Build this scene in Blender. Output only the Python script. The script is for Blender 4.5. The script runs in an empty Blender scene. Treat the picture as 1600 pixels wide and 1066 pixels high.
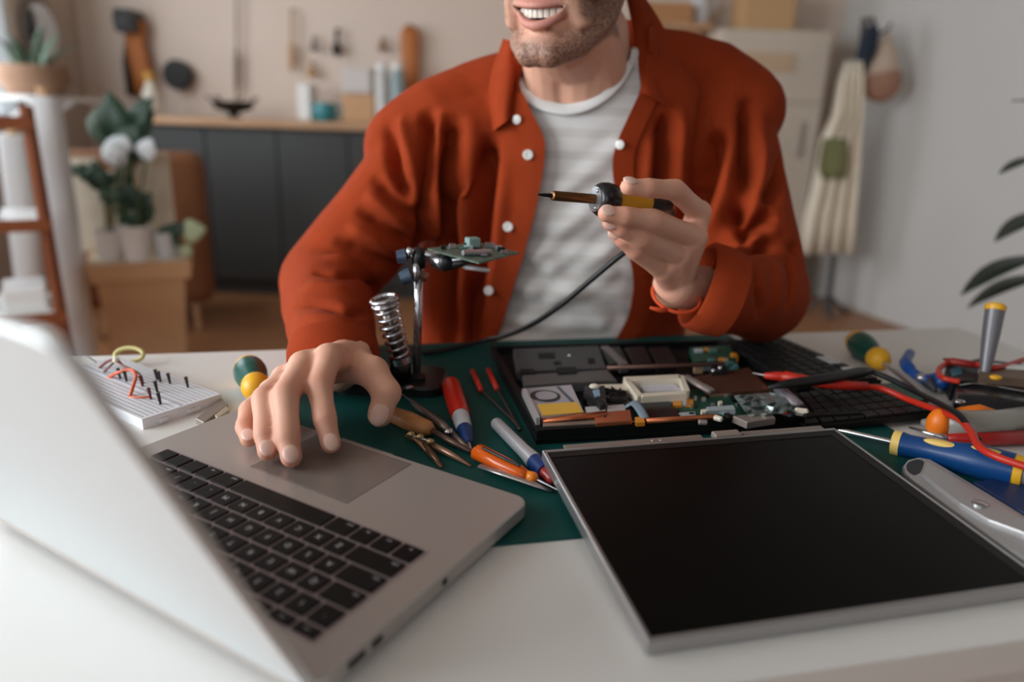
import bpy, bmesh, math, random
import numpy as np
from mathutils import Vector, Matrix, Euler
from mathutils.bvhtree import BVHTree
random.seed(7); RNG = np.random.default_rng(7)
SC = bpy.context.scene
COL = SC.collection
ZT = 0.74                      # height of the table top

# ------------------------------------------------------------------ camera
F_PX, PITCH, ROLL, CAM_H = 1112.97, 0.29905, 0.03512, 0.29614
_cp, _sp, _cr, _sr = math.cos(PITCH), math.sin(PITCH), math.cos(ROLL), math.sin(ROLL)
FW = Vector((0, _cp, -_sp))
RT = Vector((_cr, _sr*_sp, _sr*_cp)); UP = Vector((-_sr, _cr*_sp, _cr*_cp))
CAM = Vector((0, 0, ZT+CAM_H))
cd = bpy.data.cameras.new('camera'); cam = bpy.data.objects.new('camera', cd); COL.objects.link(cam)
cd.sensor_width = 36; cd.lens = F_PX/1600*36; cd.clip_start = 0.02
cam.matrix_world = Matrix(((RT.x, UP.x, -FW.x, CAM.x), (RT.y, UP.y, -FW.y, CAM.y), (RT.z, UP.z, -FW.z, CAM.z), (0, 0, 0, 1)))
cd.dof.use_dof = True; cd.dof.focus_distance = 0.65; cd.dof.aperture_fstop = 2.3
SC.camera = cam

# ------------------------------------------------------------------ light and exposure
SC.view_settings.view_transform = 'Standard'; SC.view_settings.look = 'None'
SC.view_settings.gamma = 1; SC.view_settings.use_curve_mapping = False
SC.view_settings.exposure = 0.20
SC.cycles.max_bounces = 8; SC.cycles.diffuse_bounces = 4; SC.cycles.transparent_max_bounces = 8
SC.cycles.sample_clamp_indirect = 4.0
world = bpy.data.worlds.new('world'); SC.world = world; world.use_nodes = True
world.node_tree.nodes['Background'].inputs[0].default_value = (0.80, 0.90, 1.0, 1)
world.node_tree.nodes['Background'].inputs[1].default_value = 1.0
def area(name, loc, rot, sx, sy, power, col=(1, 1, 1)):
    l = bpy.data.lights.new(name, 'AREA'); l.shape = 'RECTANGLE'; l.size = sx; l.size_y = sy; l.energy = power; l.color = col
    o = bpy.data.objects.new(name, l); COL.objects.link(o); o.location = loc; o.rotation_euler = rot
    return o
# daylight entering through the windows of the left wall and the wall behind the camera
area('daylight_left_near', (-2.66, -0.25, 1.65), (0, -math.pi/2, 0), 1.7, 2.5, 104, (0.90, 0.96, 1.0))
area('daylight_left_far', (-2.66, 3.2, 1.65), (0, -math.pi/2, 0), 1.4, 1.5, 22, (0.90, 0.95, 1.0))
area('daylight_behind', (-0.9, -2.1, 1.75), (math.pi/2, 0, 0), 2.6, 1.6, 5.5, (0.95, 0.98, 1.0))

# ------------------------------------------------------------------ helpers
def A(px, py, z=0.0):
    """point of the photograph's pixel grid that lies z above the table top"""
    d = FW + RT*((px-800)/F_PX) - UP*((py-533)/F_PX)
    return CAM + d*((z-CAM_H)/d.z)
def AY(px, py, y):
    d = FW + RT*((px-800)/F_PX) - UP*((py-533)/F_PX)
    return CAM + d*(y/d.y)
def project(P):
    """numpy (n,3) -> pixels"""
    D = np.asarray(P, float)-np.array(CAM)
    z = D@np.array(FW)
    return np.stack([800+F_PX*(D@np.array(RT))/z, 533-F_PX*(D@np.array(UP))/z], 1)
def lin(c): return tuple(((x/255)/12.92 if x/255 <= .04045 else ((x/255+.055)/1.055)**2.4) for x in c)
MATS = {}
def mat(name, rgb, rough=.5, metal=0., ns=0, na=0., bs=0, bst=.2, stretch=None, coat=0., rgb2=None, spec=.5, trans=0., emit=0.):
    if name in MATS: return MATS[name]
    m = bpy.data.materials.new(name); m.use_nodes = True; nt = m.node_tree; N = nt.nodes; L = nt.links
    p = N['Principled BSDF']; c = lin(rgb)
    p.inputs['Base Color'].default_value = (*c, 1); p.inputs['Roughness'].default_value = rough; p.inputs['Metallic'].default_value = metal
    p.inputs['Coat Weight'].default_value = coat; p.inputs['Specular IOR Level'].default_value = spec
    p.inputs['Transmission Weight'].default_value = trans
    if emit: p.inputs['Emission Color'].default_value = (*c, 1); p.inputs['Emission Strength'].default_value = emit
    tc = N.new('ShaderNodeTexCoord'); mp = N.new('ShaderNodeMapping'); L.new(tc.outputs['Object'], mp.inputs[0])
    if stretch: mp.inputs['Scale'].default_value = stretch
    if ns:
        t = N.new('ShaderNodeTexNoise'); t.inputs['Scale'].default_value = ns; t.inputs['Detail'].default_value = 5; L.new(mp.outputs[0], t.inputs['Vector'])
        r = N.new('ShaderNodeValToRGB'); c2 = lin(rgb2) if rgb2 else tuple(x*(1-na) for x in c)
        r.color_ramp.elements[0].position = .3; r.color_ramp.elements[1].position = .7
        r.color_ramp.elements[0].color = (*c2, 1); r.color_ramp.elements[1].color = (*(c if rgb2 else tuple(min(1, x*(1+na)) for x in c)), 1)
        L.new(t.outputs['Fac'], r.inputs[0]); L.new(r.outputs[0], p.inputs['Base Color'])
    if bs:
        t = N.new('ShaderNodeTexNoise'); t.inputs['Scale'].default_value = bs; t.inputs['Detail'].default_value = 4; L.new(mp.outputs[0], t.inputs['Vector'])
        b = N.new('ShaderNodeBump'); b.inputs['Strength'].default_value = bst; b.inputs['Distance'].default_value = .001
        L.new(t.outputs['Fac'], b.inputs['Height']); L.new(b.outputs[0], p.inputs['Normal'])
    MATS[name] = m; return m

class MB:
    """collects shapes; build() links them as ONE mesh object"""
    def __init__(s): s.v = []; s.f = []
    def add(s, v, f):
        o = len(s.v); s.v += [Vector(x) for x in v]; s.f += [tuple(i+o for i in q) for q in f]; return s
    def box(s, c, size, M=None, bev=0.0, seg=1):
        bm = bmesh.new(); bmesh.ops.create_cube(bm, size=1)
        for v in bm.verts: v.co = Vector((v.co.x*size[0], v.co.y*size[1], v.co.z*size[2]))
        if bev: bmesh.ops.bevel(bm, geom=bm.edges[:], offset=bev, segments=seg, affect='EDGES', profile=.5)
        bm.verts.index_update()
        c = Vector(c)
        vs = [(M @ v.co if M is not None else v.co)+c for v in bm.verts]
        fs = [tuple(v.index for v in f.verts) for f in bm.faces]; bm.free()
        return s.add(vs, fs)
    def prism(s, pts, z0, z1, bev=0.0):
        """polygon (list of (x,y)) pulled up from z0 to z1"""
        n = len(pts); a = sum(pts[i][0]*pts[(i+1) % n][1]-pts[(i+1) % n][0]*pts[i][1] for i in range(n))
        if a < 0: pts = pts[::-1]
        if bev:
            cx = sum(p[0] for p in pts)/n; cy = sum(p[1] for p in pts)/n
            r = max(math.hypot(p[0]-cx, p[1]-cy) for p in pts); k = 1-bev/r
            top = [(cx+(p[0]-cx)*k, cy+(p[1]-cy)*k) for p in pts]
            v = [(*p, z0) for p in pts]+[(*p, z1-bev) for p in pts]+[(*p, z1) for p in top]
            f = [tuple(range(n))[::-1], tuple(range(2*n, 3*n))]
            for L_ in (0, n): f += [(L_+i, L_+(i+1) % n, L_+n+(i+1) % n, L_+n+i) for i in range(n)]
            return s.add(v, f)
        v = [(*p, z0) for p in pts]+[(*p, z1) for p in pts]
        f = [tuple(range(n))[::-1], tuple(range(n, 2*n))]+[(i, (i+1) % n, n+(i+1) % n, n+i) for i in range(n)]
        return s.add(v, f)
    def tube(s, pts, rad, n=10, flat=None):
        """round bar through pts; rad number or list; flat=(normal vector, factor) squashes it along that vector"""
        pts = [Vector(p) for p in pts]; m = len(pts)
        rad = list(rad) if hasattr(rad, '__len__') else [rad]*m
        T = []
        for i in range(m):
            t = pts[min(i+1, m-1)]-pts[max(i-1, 0)]; T.append(t.normalized() if t.length > 1e-9 else Vector((0, 0, 1)))
        u = T[0].orthogonal().normalized(); v = []; f = []
        if flat: u = (Vector(flat[0])-T[0]*T[0].dot(Vector(flat[0]))).normalized()
        for i in range(m):
            if i: u = (u-T[i]*u.dot(T[i])).normalized()
            w = T[i].cross(u)
            for k in range(n):
                a = 2*math.pi*k/n
                v.append(pts[i]+(u*math.cos(a)*(flat[1] if flat else 1)+w*math.sin(a))*rad[i])
        for i in range(m-1):
            for k in range(n): f.append((i*n+k, i*n+(k+1) % n, (i+1)*n+(k+1) % n, (i+1)*n+k))
        f.append(tuple(range(n))[::-1]); f.append(tuple((m-1)*n+k for k in range(n)))
        return s.add(v, f)
    def lathe(s, p0, p1, prof, n=20):
        """profile [(distance from p0 towards p1, radius)]"""
        p0 = Vector(p0); d = (Vector(p1)-p0).normalized()
        return s.tube2([p0+d*t for t, r in prof], [r for t, r in prof], d, n)
    def tube2(s, pts, rad, d, n):
        u = d.orthogonal().normalized(); w = d.cross(u); v = []; f = []; m = len(pts)
        for i in range(m):
            for k in range(n):
                a = 2*math.pi*k/n; v.append(pts[i]+(u*math.cos(a)+w*math.sin(a))*rad[i])
        for i in range(m-1):
            for k in range(n): f.append((i*n+k, i*n+(k+1) % n, (i+1)*n+(k+1) % n, (i+1)*n+k))
        f.append(tuple(range(n))[::-1]); f.append(tuple((m-1)*n+k for k in range(n)))
        return s.add(v, f)
    def ball(s, c, r, M=None, nu=18, nv=12):
        r = r if hasattr(r, '__len__') else (r, r, r); v = [(0, 0, -1)]; f = []
        for j in range(1, nv):
            b = -math.pi/2+math.pi*j/nv
            for k in range(nu): a = 2*math.pi*k/nu; v.append((math.cos(a)*math.cos(b), math.sin(a)*math.cos(b), math.sin(b)))
        v.append((0, 0, 1)); t = len(v)-1
        for k in range(nu):
            f.append((0, 1+(k+1) % nu, 1+k)); f.append((t, t-nu+k, t-nu+(k+1) % nu))
            for j in range(nv-2): a = 1+j*nu; f.append((a+k, a+(k+1) % nu, a+nu+(k+1) % nu, a+nu+k))
        c = Vector(c); vs = []
        for x in v:
            q = Vector((x[0]*r[0], x[1]*r[1], x[2]*r[2])); vs.append((M @ q if M is not None else q)+c)
        return s.add(vs, f)
    def capsule(s, p0, p1, r0, r1, n=16, k=5):
        p0 = Vector(p0); p1 = Vector(p1); d = p1-p0; L_ = d.length; d = d.normalized()
        prof = [(-r0*math.cos(math.pi/2*i/k), max(1e-4, r0*math.sin(math.pi/2*i/k))) for i in range(k+1)]
        prof += [(L_+r1*math.sin(math.pi/2*i/k), max(1e-4, r1*math.cos(math.pi/2*i/k))) for i in range(k+1)]
        return s.tube2([p0+d*t for t, r in prof], [r for t, r in prof], d, n)
    def chain(s, pts, rad, n=16):
        for i in range(len(pts)-1): s.capsule(pts[i], pts[i+1], rad[i], rad[i+1], n)
        return s
    def build(s, name, m, parent=None, smooth=False, world=True, auto=None):
        me = bpy.data.meshes.new(name)
        vs = s.v
        if parent is not None and world:
            I = wmat(parent).inverted(); vs = [I @ v for v in vs]
        me.from_pydata([tuple(v) for v in vs], [], s.f); me.update()
        if m: me.materials.append(m)
        if smooth:
            me.polygons.foreach_set('use_smooth', [True]*len(me.polygons))
            if auto: me.set_sharp_from_angle(angle=math.radians(auto))
        o = bpy.data.objects.new(name, me); COL.objects.link(o)
        if parent is not None: o.parent = parent
        return o
def wmat(o):
    M = Matrix.LocRotScale(o.location, o.rotation_euler, o.scale)
    return wmat(o.parent) @ M if o.parent else M
def tag(o, label, cat, group=None, kind=None):
    if label: o['label'] = label
    if cat: o['category'] = cat
    if group: o['group'] = group
    if kind: o['kind'] = kind
    return o
def thing(name, label, cat, loc, rz=0., group=None):
    o = bpy.data.objects.new(name, None); COL.objects.link(o); o.empty_display_size = .05
    o.location = loc; o.rotation_euler = (0, 0, rz)
    return tag(o, label, cat, group)
def struct(o): o['kind'] = 'structure'; return o
def pxpoly(pts, z): return [(A(x, y, z).x, A(x, y, z).y) for x, y in pts]
def spline(pts, k=8):
    """Catmull-Rom through pts"""
    P = [Vector(p) for p in pts]; P = [P[0]*2-P[1]]+P+[P[-1]*2-P[-2]]; out = []
    for i in range(1, len(P)-2):
        a, b, c, d = P[i-1:i+3]
        for j in range(k):
            t = j/k
            out.append(.5*((2*b)+(c-a)*t+(2*a-5*b+4*c-d)*t*t+(3*b-a-3*c+d)*t**3))
    out.append(P[-2]); return out

# ------------------------------------------------------------------ the room
def wood(name, rgb, rgb2, rough=.45, sc=(1, 12, 12), ns=4, bs=0): return mat(name, rgb, rough, ns=ns, rgb2=rgb2, stretch=sc, bs=bs)
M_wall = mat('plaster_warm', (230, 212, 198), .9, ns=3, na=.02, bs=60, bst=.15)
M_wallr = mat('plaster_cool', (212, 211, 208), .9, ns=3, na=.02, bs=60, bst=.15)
M_floor = wood('oak_floor', (176, 124, 84), (150, 102, 66), .45, (3, 30, 1))
M_ceil = mat('ceiling_darkened', (168, 160, 150), .95)  # unseen ceiling, colour darkened to cut the bounced light
M_white = mat('white_paint', (236, 236, 234), .4)
CEIL = 2.8; YB = 4.75; XL = -2.75; YF = -2.3
CR = Vector((1.95, YB)); DR = Vector((.29, -.957)).normalized(); ER = CR+DR*((YB-YF)/abs(DR.y))
struct(MB().prism([(XL-.1, YF-.1), (ER.x+.1, YF-.1), (CR.x+.1, YB+.1), (XL-.1, YB+.1)], -.06, 0).build('floor', M_floor))
struct(MB().prism([(XL-.1, YF-.1), (ER.x+.1, YF-.1), (CR.x+.1, YB+.1), (XL-.1, YB+.1)], CEIL, CEIL+.06).build('ceiling', M_ceil))
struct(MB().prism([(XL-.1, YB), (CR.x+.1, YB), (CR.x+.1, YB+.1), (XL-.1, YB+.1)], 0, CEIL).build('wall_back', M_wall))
nr = Vector((-DR.y, DR.x))
if nr.x < 0: nr = -nr
struct(MB().prism([tuple(CR), tuple(ER), tuple(ER+nr*.1), tuple(CR+nr*.1)], 0, CEIL).build('wall_right', M_wallr))
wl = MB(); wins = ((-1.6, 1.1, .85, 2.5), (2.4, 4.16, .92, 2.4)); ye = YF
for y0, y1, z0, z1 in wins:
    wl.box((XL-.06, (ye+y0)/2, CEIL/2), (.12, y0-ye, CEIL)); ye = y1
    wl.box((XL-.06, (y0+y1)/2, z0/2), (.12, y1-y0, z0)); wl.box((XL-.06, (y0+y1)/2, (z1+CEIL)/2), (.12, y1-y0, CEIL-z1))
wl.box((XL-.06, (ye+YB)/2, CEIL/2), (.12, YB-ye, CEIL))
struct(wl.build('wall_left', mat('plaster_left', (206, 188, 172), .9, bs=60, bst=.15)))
wf = MB(); wx0, wx1, wz0, wz1 = -2.2, .4, .95, 2.55
wf.box(((XL+wx0)/2, YF-.06, CEIL/2), (wx0-XL, .12, CEIL)); wf.box(((wx1+ER.x)/2, YF-.06, CEIL/2), (ER.x-wx1, .12, CEIL))
wf.box(((wx0+wx1)/2, YF-.06, wz0/2), (wx1-wx0, .12, wz0)); wf.box(((wx0+wx1)/2, YF-.06, (wz1+CEIL)/2), (wx1-wx0, .12, CEIL-wz1))
struct(wf.build('wall_front', mat('plaster_taupe', (120, 112, 106), .9)))  # unseen wall, its taupe kept dark so less light bounces back
# thin clear glass: mostly lets light through, a little mirror
mg = bpy.data.materials.new('window_glass'); mg.use_nodes = True; nt = mg.node_tree; nt.nodes.remove(nt.nodes['Principled BSDF'])
tr = nt.nodes.new('ShaderNodeBsdfTransparent'); gl = nt.nodes.new('ShaderNodeBsdfGlossy'); gl.inputs['Roughness'].default_value = .02
mx = nt.nodes.new('ShaderNodeMixShader'); mx.inputs[0].default_value = .06
nt.links.new(tr.outputs[0], mx.inputs[1]); nt.links.new(gl.outputs[0], mx.inputs[2]); nt.links.new(mx.outputs[0], nt.nodes['Material Output'].inputs[0])
def window(name, c, ax, w, h, nx):
    """ax: unit vector along the window; frame with mullions, one pane between each"""
    ax = Vector(ax); M = Matrix((ax, (0, 0, 0), (0, 0, 1))).transposed(); b = MB(); c = Vector(c); th = .06
    n = Vector((ax.y, -ax.x, 0)); R = Matrix((ax, n, Vector((0, 0, 1)))).transposed()
    def bx(u, z, su, sz, d=.09): b.box(c+ax*u+Vector((0, 0, z)), (su, d, sz), R)
    bx(0, h/2-th/2, w, th); bx(0, -h/2+th/2, w, th)
    for s in (-1, 1): bx(s*(w/2-th/2), 0, th, h-2*th)
    pw = w/nx
    for i in range(1, nx): bx(-w/2+i*pw, 0, .05, h-2*th)
    fr = struct(b.build(name, M_white))
    for i in range(nx):
        g = MB().box(c+ax*(-w/2+(i+.5)*pw), (pw-.06, .008, h-2*th), R).build('pane', mg, fr)
for i, (y0, y1, z0, z1) in enumerate(wins): window('window_%d' % (i+1), (XL-.06, (y0+y1)/2, (z0+z1)/2), (0, 1, 0), y1-y0, z1-z0, 3)
window('window_3', ((wx0+wx1)/2, YF-.06, (wz0+wz1)/2), (1, 0, 0), wx1-wx0, wz1-wz0, 3)
struct(MB().box(((XL+CR.x)/2, YB-.008, .04), (CR.x-XL, .016, .08)).build('baseboard_back', M_white))

# ------------------------------------------------------------------ workbench along the back wall
M_char = mat('charcoal_front', (62, 64, 64), .55, ns=2, na=.04)
M_oak = wood('oak_worktop', (206, 166, 128), (186, 142, 104), .5, (1.5, 14, 14))
M_kraft = mat('kraft', (206, 164, 124), .8, ns=5, na=.05)
M_cream = mat('cream_cloth', (238, 226, 206), .9, ns=20, na=.05, bs=200)
M_black = mat('black_matte', (26, 26, 27), .5)
M_brown = mat('brown_leather', (168, 98, 52), .55, ns=8, na=.1)
YC = 4.08
zc = AY(400, 187, YC).z
tag(MB().box((-.55, YC+.31, zc-.02), (3.2, .66, .04), bev=.004).build('worktop', M_oak), 'light oak worktop lying over the charcoal cabinets along the back wall', 'worktop')
places = ('at the left end of the worktop', 'second from the left end of the worktop', 'behind the rust shirt shoulder', 'at the right end of the worktop')
for i in range(4):
    x = -2.15+.8*i
    t = thing('base_cabinet', 'flat charcoal base cabinet under the oak worktop, '+places[i], 'cabinet', (x+.4, YC+.33, 0), 0, 'charcoal base cabinets')
    MB().box((x+.4, YC+.34, (zc-.04)/2), (.796, .58, zc-.04)).build('body', M_char, t)
    for k in (0, 1): MB().box((x+.2+.4*k, YC+.035, (zc-.04)/2+.04), (.394, .022, zc-.14), bev=.003).build('door', M_char, t)
def put(px, py, y): return AY(px, py, y)
# things on the worktop and the wall behind it
yw = YB-.02
def bx2(name, px0, py0, px1, py1, y, d, m, label, cat, bev=.01, group=None, ground=None):
    a = AY(px0, py0, y); b = AY(px1, py1, y); z0 = min(a.z, b.z) if ground is None else ground
    return tag(MB().box(((a.x+b.x)/2, y+d/2, (max(a.z, b.z)+z0)/2), (abs(b.x-a.x), d, max(a.z, b.z)-z0), bev=bev, seg=2).build(name, m), label, cat, group)
p = AY(270, 116, yw-.1)
t = thing('wall_clock', 'black round clock on the back wall above the worktop', 'clock', p)
MB().lathe(p+Vector((0, .10, 0)), p+Vector((0, 0, 0)), [(0, .085), (.05, .09), (.06, .08), (.06, .001)], 24).build('case', M_black, t, True, auto=40)
MB().lathe(p+Vector((0, .041, 0)), p, [(0, .07), (.004, .07), (.004, .001)], 24).build('dial', mat('dial_grey', (20, 19, 19), .6), t)
p = AY(365, 172, YC+.3); p.z = zc
t = thing('fruit_bowl', 'black wire bowl on the oak worktop below hanging cord', 'bowl', p)
MB().lathe(p, p+Vector((0, 0, 1)), [(0, .05), (.008, .05), (.015, .02), (.03, .03), (.05, .10), (.095, .125), (.09, .12), (.05, .09), (.035, .01)], 20).build('dish', M_black, t, True, auto=50)
for k in range(7):
    a = k*.9; q = p+Vector((math.cos(a)*.122, math.sin(a)*.122, .095)); MB().tube([q, q+Vector((math.cos(a)*.012, math.sin(a)*.012, .02)), q+Vector((math.cos(a)*.03, math.sin(a)*.03, .022))], .006, 6).build('rim_hook', M_black, t)
def hang(name, px, py0, py1, w, m, label, cat, tip=None, d=.03):
    a = AY(px, py0, yw-d); b = AY(px, py1, yw-d)
    t = thing(name, label, cat, a); L_ = (a-b).length
    MB().tube([a+Vector((0, d+.02, 0)), a+Vector((0, -.005, 0))], .006, 8).build('hook', M_black, t)
    MB().tube([a, a.lerp(b, .3), a.lerp(b, .55)], [w*.35, w*.45, w*.3], 8).build('shank', m, t, True)
    MB().tube([a.lerp(b, .5), a.lerp(b, .62), a.lerp(b, .85), b], [w*.4, w, w*1.0, w*.4], 10).build('grip', tip or m, t, True)
    return t
M_steel = mat('steel_dull', (140, 132, 126), .4, .8)
M_tan = mat('tan_wood', (206, 170, 136), .6)
hang('hanging_chain', 370, -10, 152, .016, mat('cord_brown', (128, 108, 92), .8), 'thin brown cord with tassel hanging over the black wire bowl', 'cord')
hang('wooden_spatula', 455, 15, 112, .022, M_tan, 'pale wooden spatula hanging on the back wall', 'spatula')
hang('wall_hammer', 490, 58, 80, .025, M_steel, 'short grey tool hanging beside black scissors on the wall', 'tool')
hang('scissors', 526, 45, 88, .028, M_black, 'black scissors hanging on the back wall', 'scissors')
hang('brass_tool', 487, 98, 120, .03, mat('ochre', (196, 150, 88), .6), 'small ochre tool hanging low on the back wall', 'tool')
hang('wooden_mallet', 597, 60, 80, .03, mat('mid_brown', (150, 110, 80), .6), 'small brown mallet hanging on the back wall', 'mallet')
p = AY(507, 163, YC+.35); p.z = zc
t = thing('teal_cup', 'teal ceramic cup on the oak worktop', 'cup', p)
MB().lathe(p, p+Vector((0, 0, 1)), [(0, .05), (.03, .068), (.075, .07), (.105, .058), (.1, .05), (.03, .045)], 20).build('cup_body', mat('teal_glaze', (58, 138, 146), .3), t, True, auto=50)
MB().tube(spline([p+Vector((.065, 0, .09)), p+Vector((.1, 0, .085)), p+Vector((.1, 0, .04)), p+Vector((.066, 0, .03))], 4), .008, 8).build('handle', MATS['teal_glaze'], t, True)
for nm, a, m, lb in (('storage_tin', (463, 130, 486, 180), M_white, 'small white tin left of the teal cup'), ('kraft_box', (534, 146, 585, 180), M_kraft, 'low kraft box right of the teal cup'),
                     ('white_box', (535, 105, 580, 146), mat('box_white', (214, 208, 204), .7), 'white carton stacked on the low kraft box')):
    y = YC+.32
    if nm == 'white_box': o = bx2(nm, *a, y, .16, m, lb, 'box', ground=AY(558, 146, y).z)
    else: o = bx2(nm, *a, y, .2, m, lb, 'box', ground=zc)
for i, px in enumerate((598, 622)):
    p = AY(px, 170, YC+.3); p.z = zc; h = AY(px, 100, YC+.3).z-zc
    t = thing('glass_jar', ('pale jar beside the white carton', 'blue-green jar nearest the rust shirt shoulder')[i], 'jar', p, 0, 'jars on the worktop')
    MB().lathe(p, p+Vector((0, 0, 1)), [(0, .04), (h*.8, .042), (h*.88, .03), (h*.9, .03)], 18).build('jar_body', mat('jar%d' % i, ((206, 206, 204), (150, 170, 172))[i], .25), t, True, auto=50)
    MB().lathe(p+Vector((0, 0, h*.9)), p+Vector((0, 0, 3)), [(0, .034), (h*.1, .034)], 18).build('lid', M_white, t, True, auto=50)
a = AY(640, 40, yw-.05); b = AY(643, 168, yw-.05)
t = thing('leather_strop', 'long orange-brown leather strap hanging beside the shirt shoulder', 'strap', a)
MB().tube([a, a.lerp(b, .1), a.lerp(b, .5), a.lerp(b, .9), b], [.03, .06, .055, .045, .03], 14, ((0, 1, 0), .35)).build('strap', mat('orange_leather', (188, 112, 54), .6), t, True)
MB().tube([a+Vector((0, .08, 0)), a+Vector((0, -.02, 0))], .008, 8).build('hook', M_black, t)
# strap and dark box at the corner above the plants
a = AY(215, 30, YB-.08); b = AY(225, 150, YB-.08)
t = thing('leather_apron_strap', 'orange-brown leather strap hanging above the potted plants', 'strap', a)
MB().tube([a, a.lerp(b, .3)+Vector((-.03, 0, 0)), a.lerp(b, .7), b], [.05, .06, .06, .05], 14, ((0, 1, 0), .4)).build('strap', MATS['orange_leather'], t, True)
MB().tube([a+Vector((0, .1, 0)), a+Vector((0, -.02, 0))], .008, 8).build('hook', M_black, t)
t = thing('wall_speaker', 'dark grey box speaker mounted near the left corner', 'speaker', AY(190, 50, YB-.2))
a = AY(173, 12, YB-.18); b = AY(208, 50, YB-.18)
MB().box(((a.x+b.x)/2, YB-.1, (a.z+b.z)/2), (b.x-a.x, .16, a.z-b.z), bev=.01).build('cabinet', mat('speaker_grey', (74, 72, 70), .6), t)
MB().lathe(Vector(((a.x+b.x)/2, YB-.17, (a.z+b.z)/2)), Vector(((a.x+b.x)/2, 0, (a.z+b.z)/2)), [(0, .05), (.015, .055), (.015, .04), (.005, .01)], 18).build('cone', M_black, t)
MB().box(((a.x+b.x)/2, YB-.012, (a.z+b.z)/2), (.05, .03, .05)).build('bracket', M_black, t)
t = thing('dark_strap', 'dark strap hanging under the grey box speaker', 'strap', AY(203, 60, YB-.05))
MB().tube([AY(203, 54, YB-.04), AY(204, 100, YB-.05), AY(208, 150, YB-.04)], [.03, .05, .04], 12, ((0, 1, 0), .35)).build('webbing', mat('dark_brown', (58, 38, 28), .7), t, True)
MB().tube([AY(203, 56, YB-.06), AY(203, 56, YB+.01)], .008, 8).build('hook', M_black, t)

# ------------------------------------------------------------------ left corner: chair, planter, shelf, rolls, mirror
yc = 3.35; a = AY(262, 236, yc); b = AY(338, 470, yc); w = .62
qd = Vector((b.x, yc, 0)).normalized(); qs = Vector((qd.y, -qd.x, 0)); qR = Matrix((qs, qd, Vector((0, 0, 1)))).transposed(); q0 = Vector((b.x, yc, 0))-qs*(w/2)
def QC(u, w_, z): return q0+qs*u+qd*w_+Vector((0, 0, z))
t = thing('lounge_chair', 'brown upholstered chair standing behind the kraft planter', 'chair', QC(0, .25, 0), math.atan2(qs.y, qs.x))
M_chair = mat('chair_brown', (132, 84, 52), .7, ns=10, na=.06, bs=150)
MB().box(QC(0, .07, (a.z+.14)/2), (w, .14, a.z-.14), qR, bev=.06, seg=4).build('backrest', M_chair, t, True)
MB().box(QC(0, .34, .39), (w-.06, .5, .14), qR, bev=.05, seg=3).build('seat', M_chair, t, True)
for sx in (-1, 1):
    for sy in (.08, .52): MB().tube([QC(sx*(w/2-.10), sy, .36), QC(sx*(w/2-.09), sy, 0)], [.02, .014], 10).build('leg', M_oak, t)
yp = 2.6
a = AY(140, 425, yp); b = AY(300, 425, yp); zr = AY(220, 412, yp).z; wx = (b.x-a.x)*.93
vd = Vector(((a.x+b.x)/2, yp, 0)).normalized(); pside = Vector((vd.y, -vd.x, 0)); pc = Vector(((a.x+b.x)/2, yp, 0))+vd*wx*.5; cx, cy = pc.x, pc.y
prz = math.atan2(pside.y, pside.x)
t = thing('planter', 'square kraft planter with a wide folded rim', 'planter', (cx, cy, 0), prz)
def PP(u, w, z=0.): q = pc+pside*u+vd*w; return Vector((q.x, q.y, z))
def taper(z0, z1, h0, h1): return MB().add([PP(sx*h, sy*h, z) for z, h in ((z0, h0), (z1, h1)) for sx, sy in ((-1, -1), (1, -1), (1, 1), (-1, 1))], [(3, 2, 1, 0), (4, 5, 6, 7), (0, 1, 5, 4), (1, 2, 6, 5), (2, 3, 7, 6), (3, 0, 4, 7)])
taper(0, zr-.05, wx*.34, wx*.42).build('body', M_kraft, t)
taper(zr-.07, zr, wx*.47, wx*.5).build('rim', M_kraft, t)
MB().box((cx, cy, zr+.002), (wx*.92, wx*.92, .006), Matrix.Rotation(prz, 3, 'Z')).build('lining', mat('lining', (216, 196, 170), .9), t)
M_leaf = mat('leaf_dark', (30, 62, 42), .45, ns=6, na=.2)
M_leaf2 = mat('leaf_grey', (104, 128, 108), .55, ns=6, na=.1)
M_leaf3 = mat('leaf_pale', (178, 190, 150), .6)
M_stem = mat('stem_green', (70, 86, 52), .6)
def leaf(base, tip, w, up=(0, 0, 1), bend=.12, fold=.12, n=7):
    """a real leaf blade with a keel, lens outline and 2 mm thickness"""
    base = Vector(base); tip = Vector(tip); d = tip-base; L_ = d.length; t = d.normalized()
    s = t.cross(Vector(up)); s = s.normalized() if s.length > 1e-4 else Vector((1, 0, 0)); nrm = s.cross(t).normalized()
    v = []; f = []
    for i in range(n+1):
        u = i/n; hw = w/2*math.sin(math.pi*min(1, .06+u*.94))**.8*(1-.25*u); c = base+t*(L_*u)+nrm*(bend*L_*math.sin(math.pi*u))
        for k, q in ((-1, fold), (0, 0), (1, fold)):
            v.append(c+s*(hw*k)+nrm*(q*hw))
    o = len(v); v += [x-nrm*.0016 for x in v]
    for i in range(n):
        for k in (0, 1):
            a = i*3+k; f.append((a, a+1, a+4, a+3)); f.append((o+a+3, o+a+4, o+a+1, o+a))
        f.append((i*3+3, i*3+o+3, i*3+o, i*3)); f.append((i*3+2, i*3+o+2, i*3+o+5, i*3+5))
    return v, f
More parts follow.
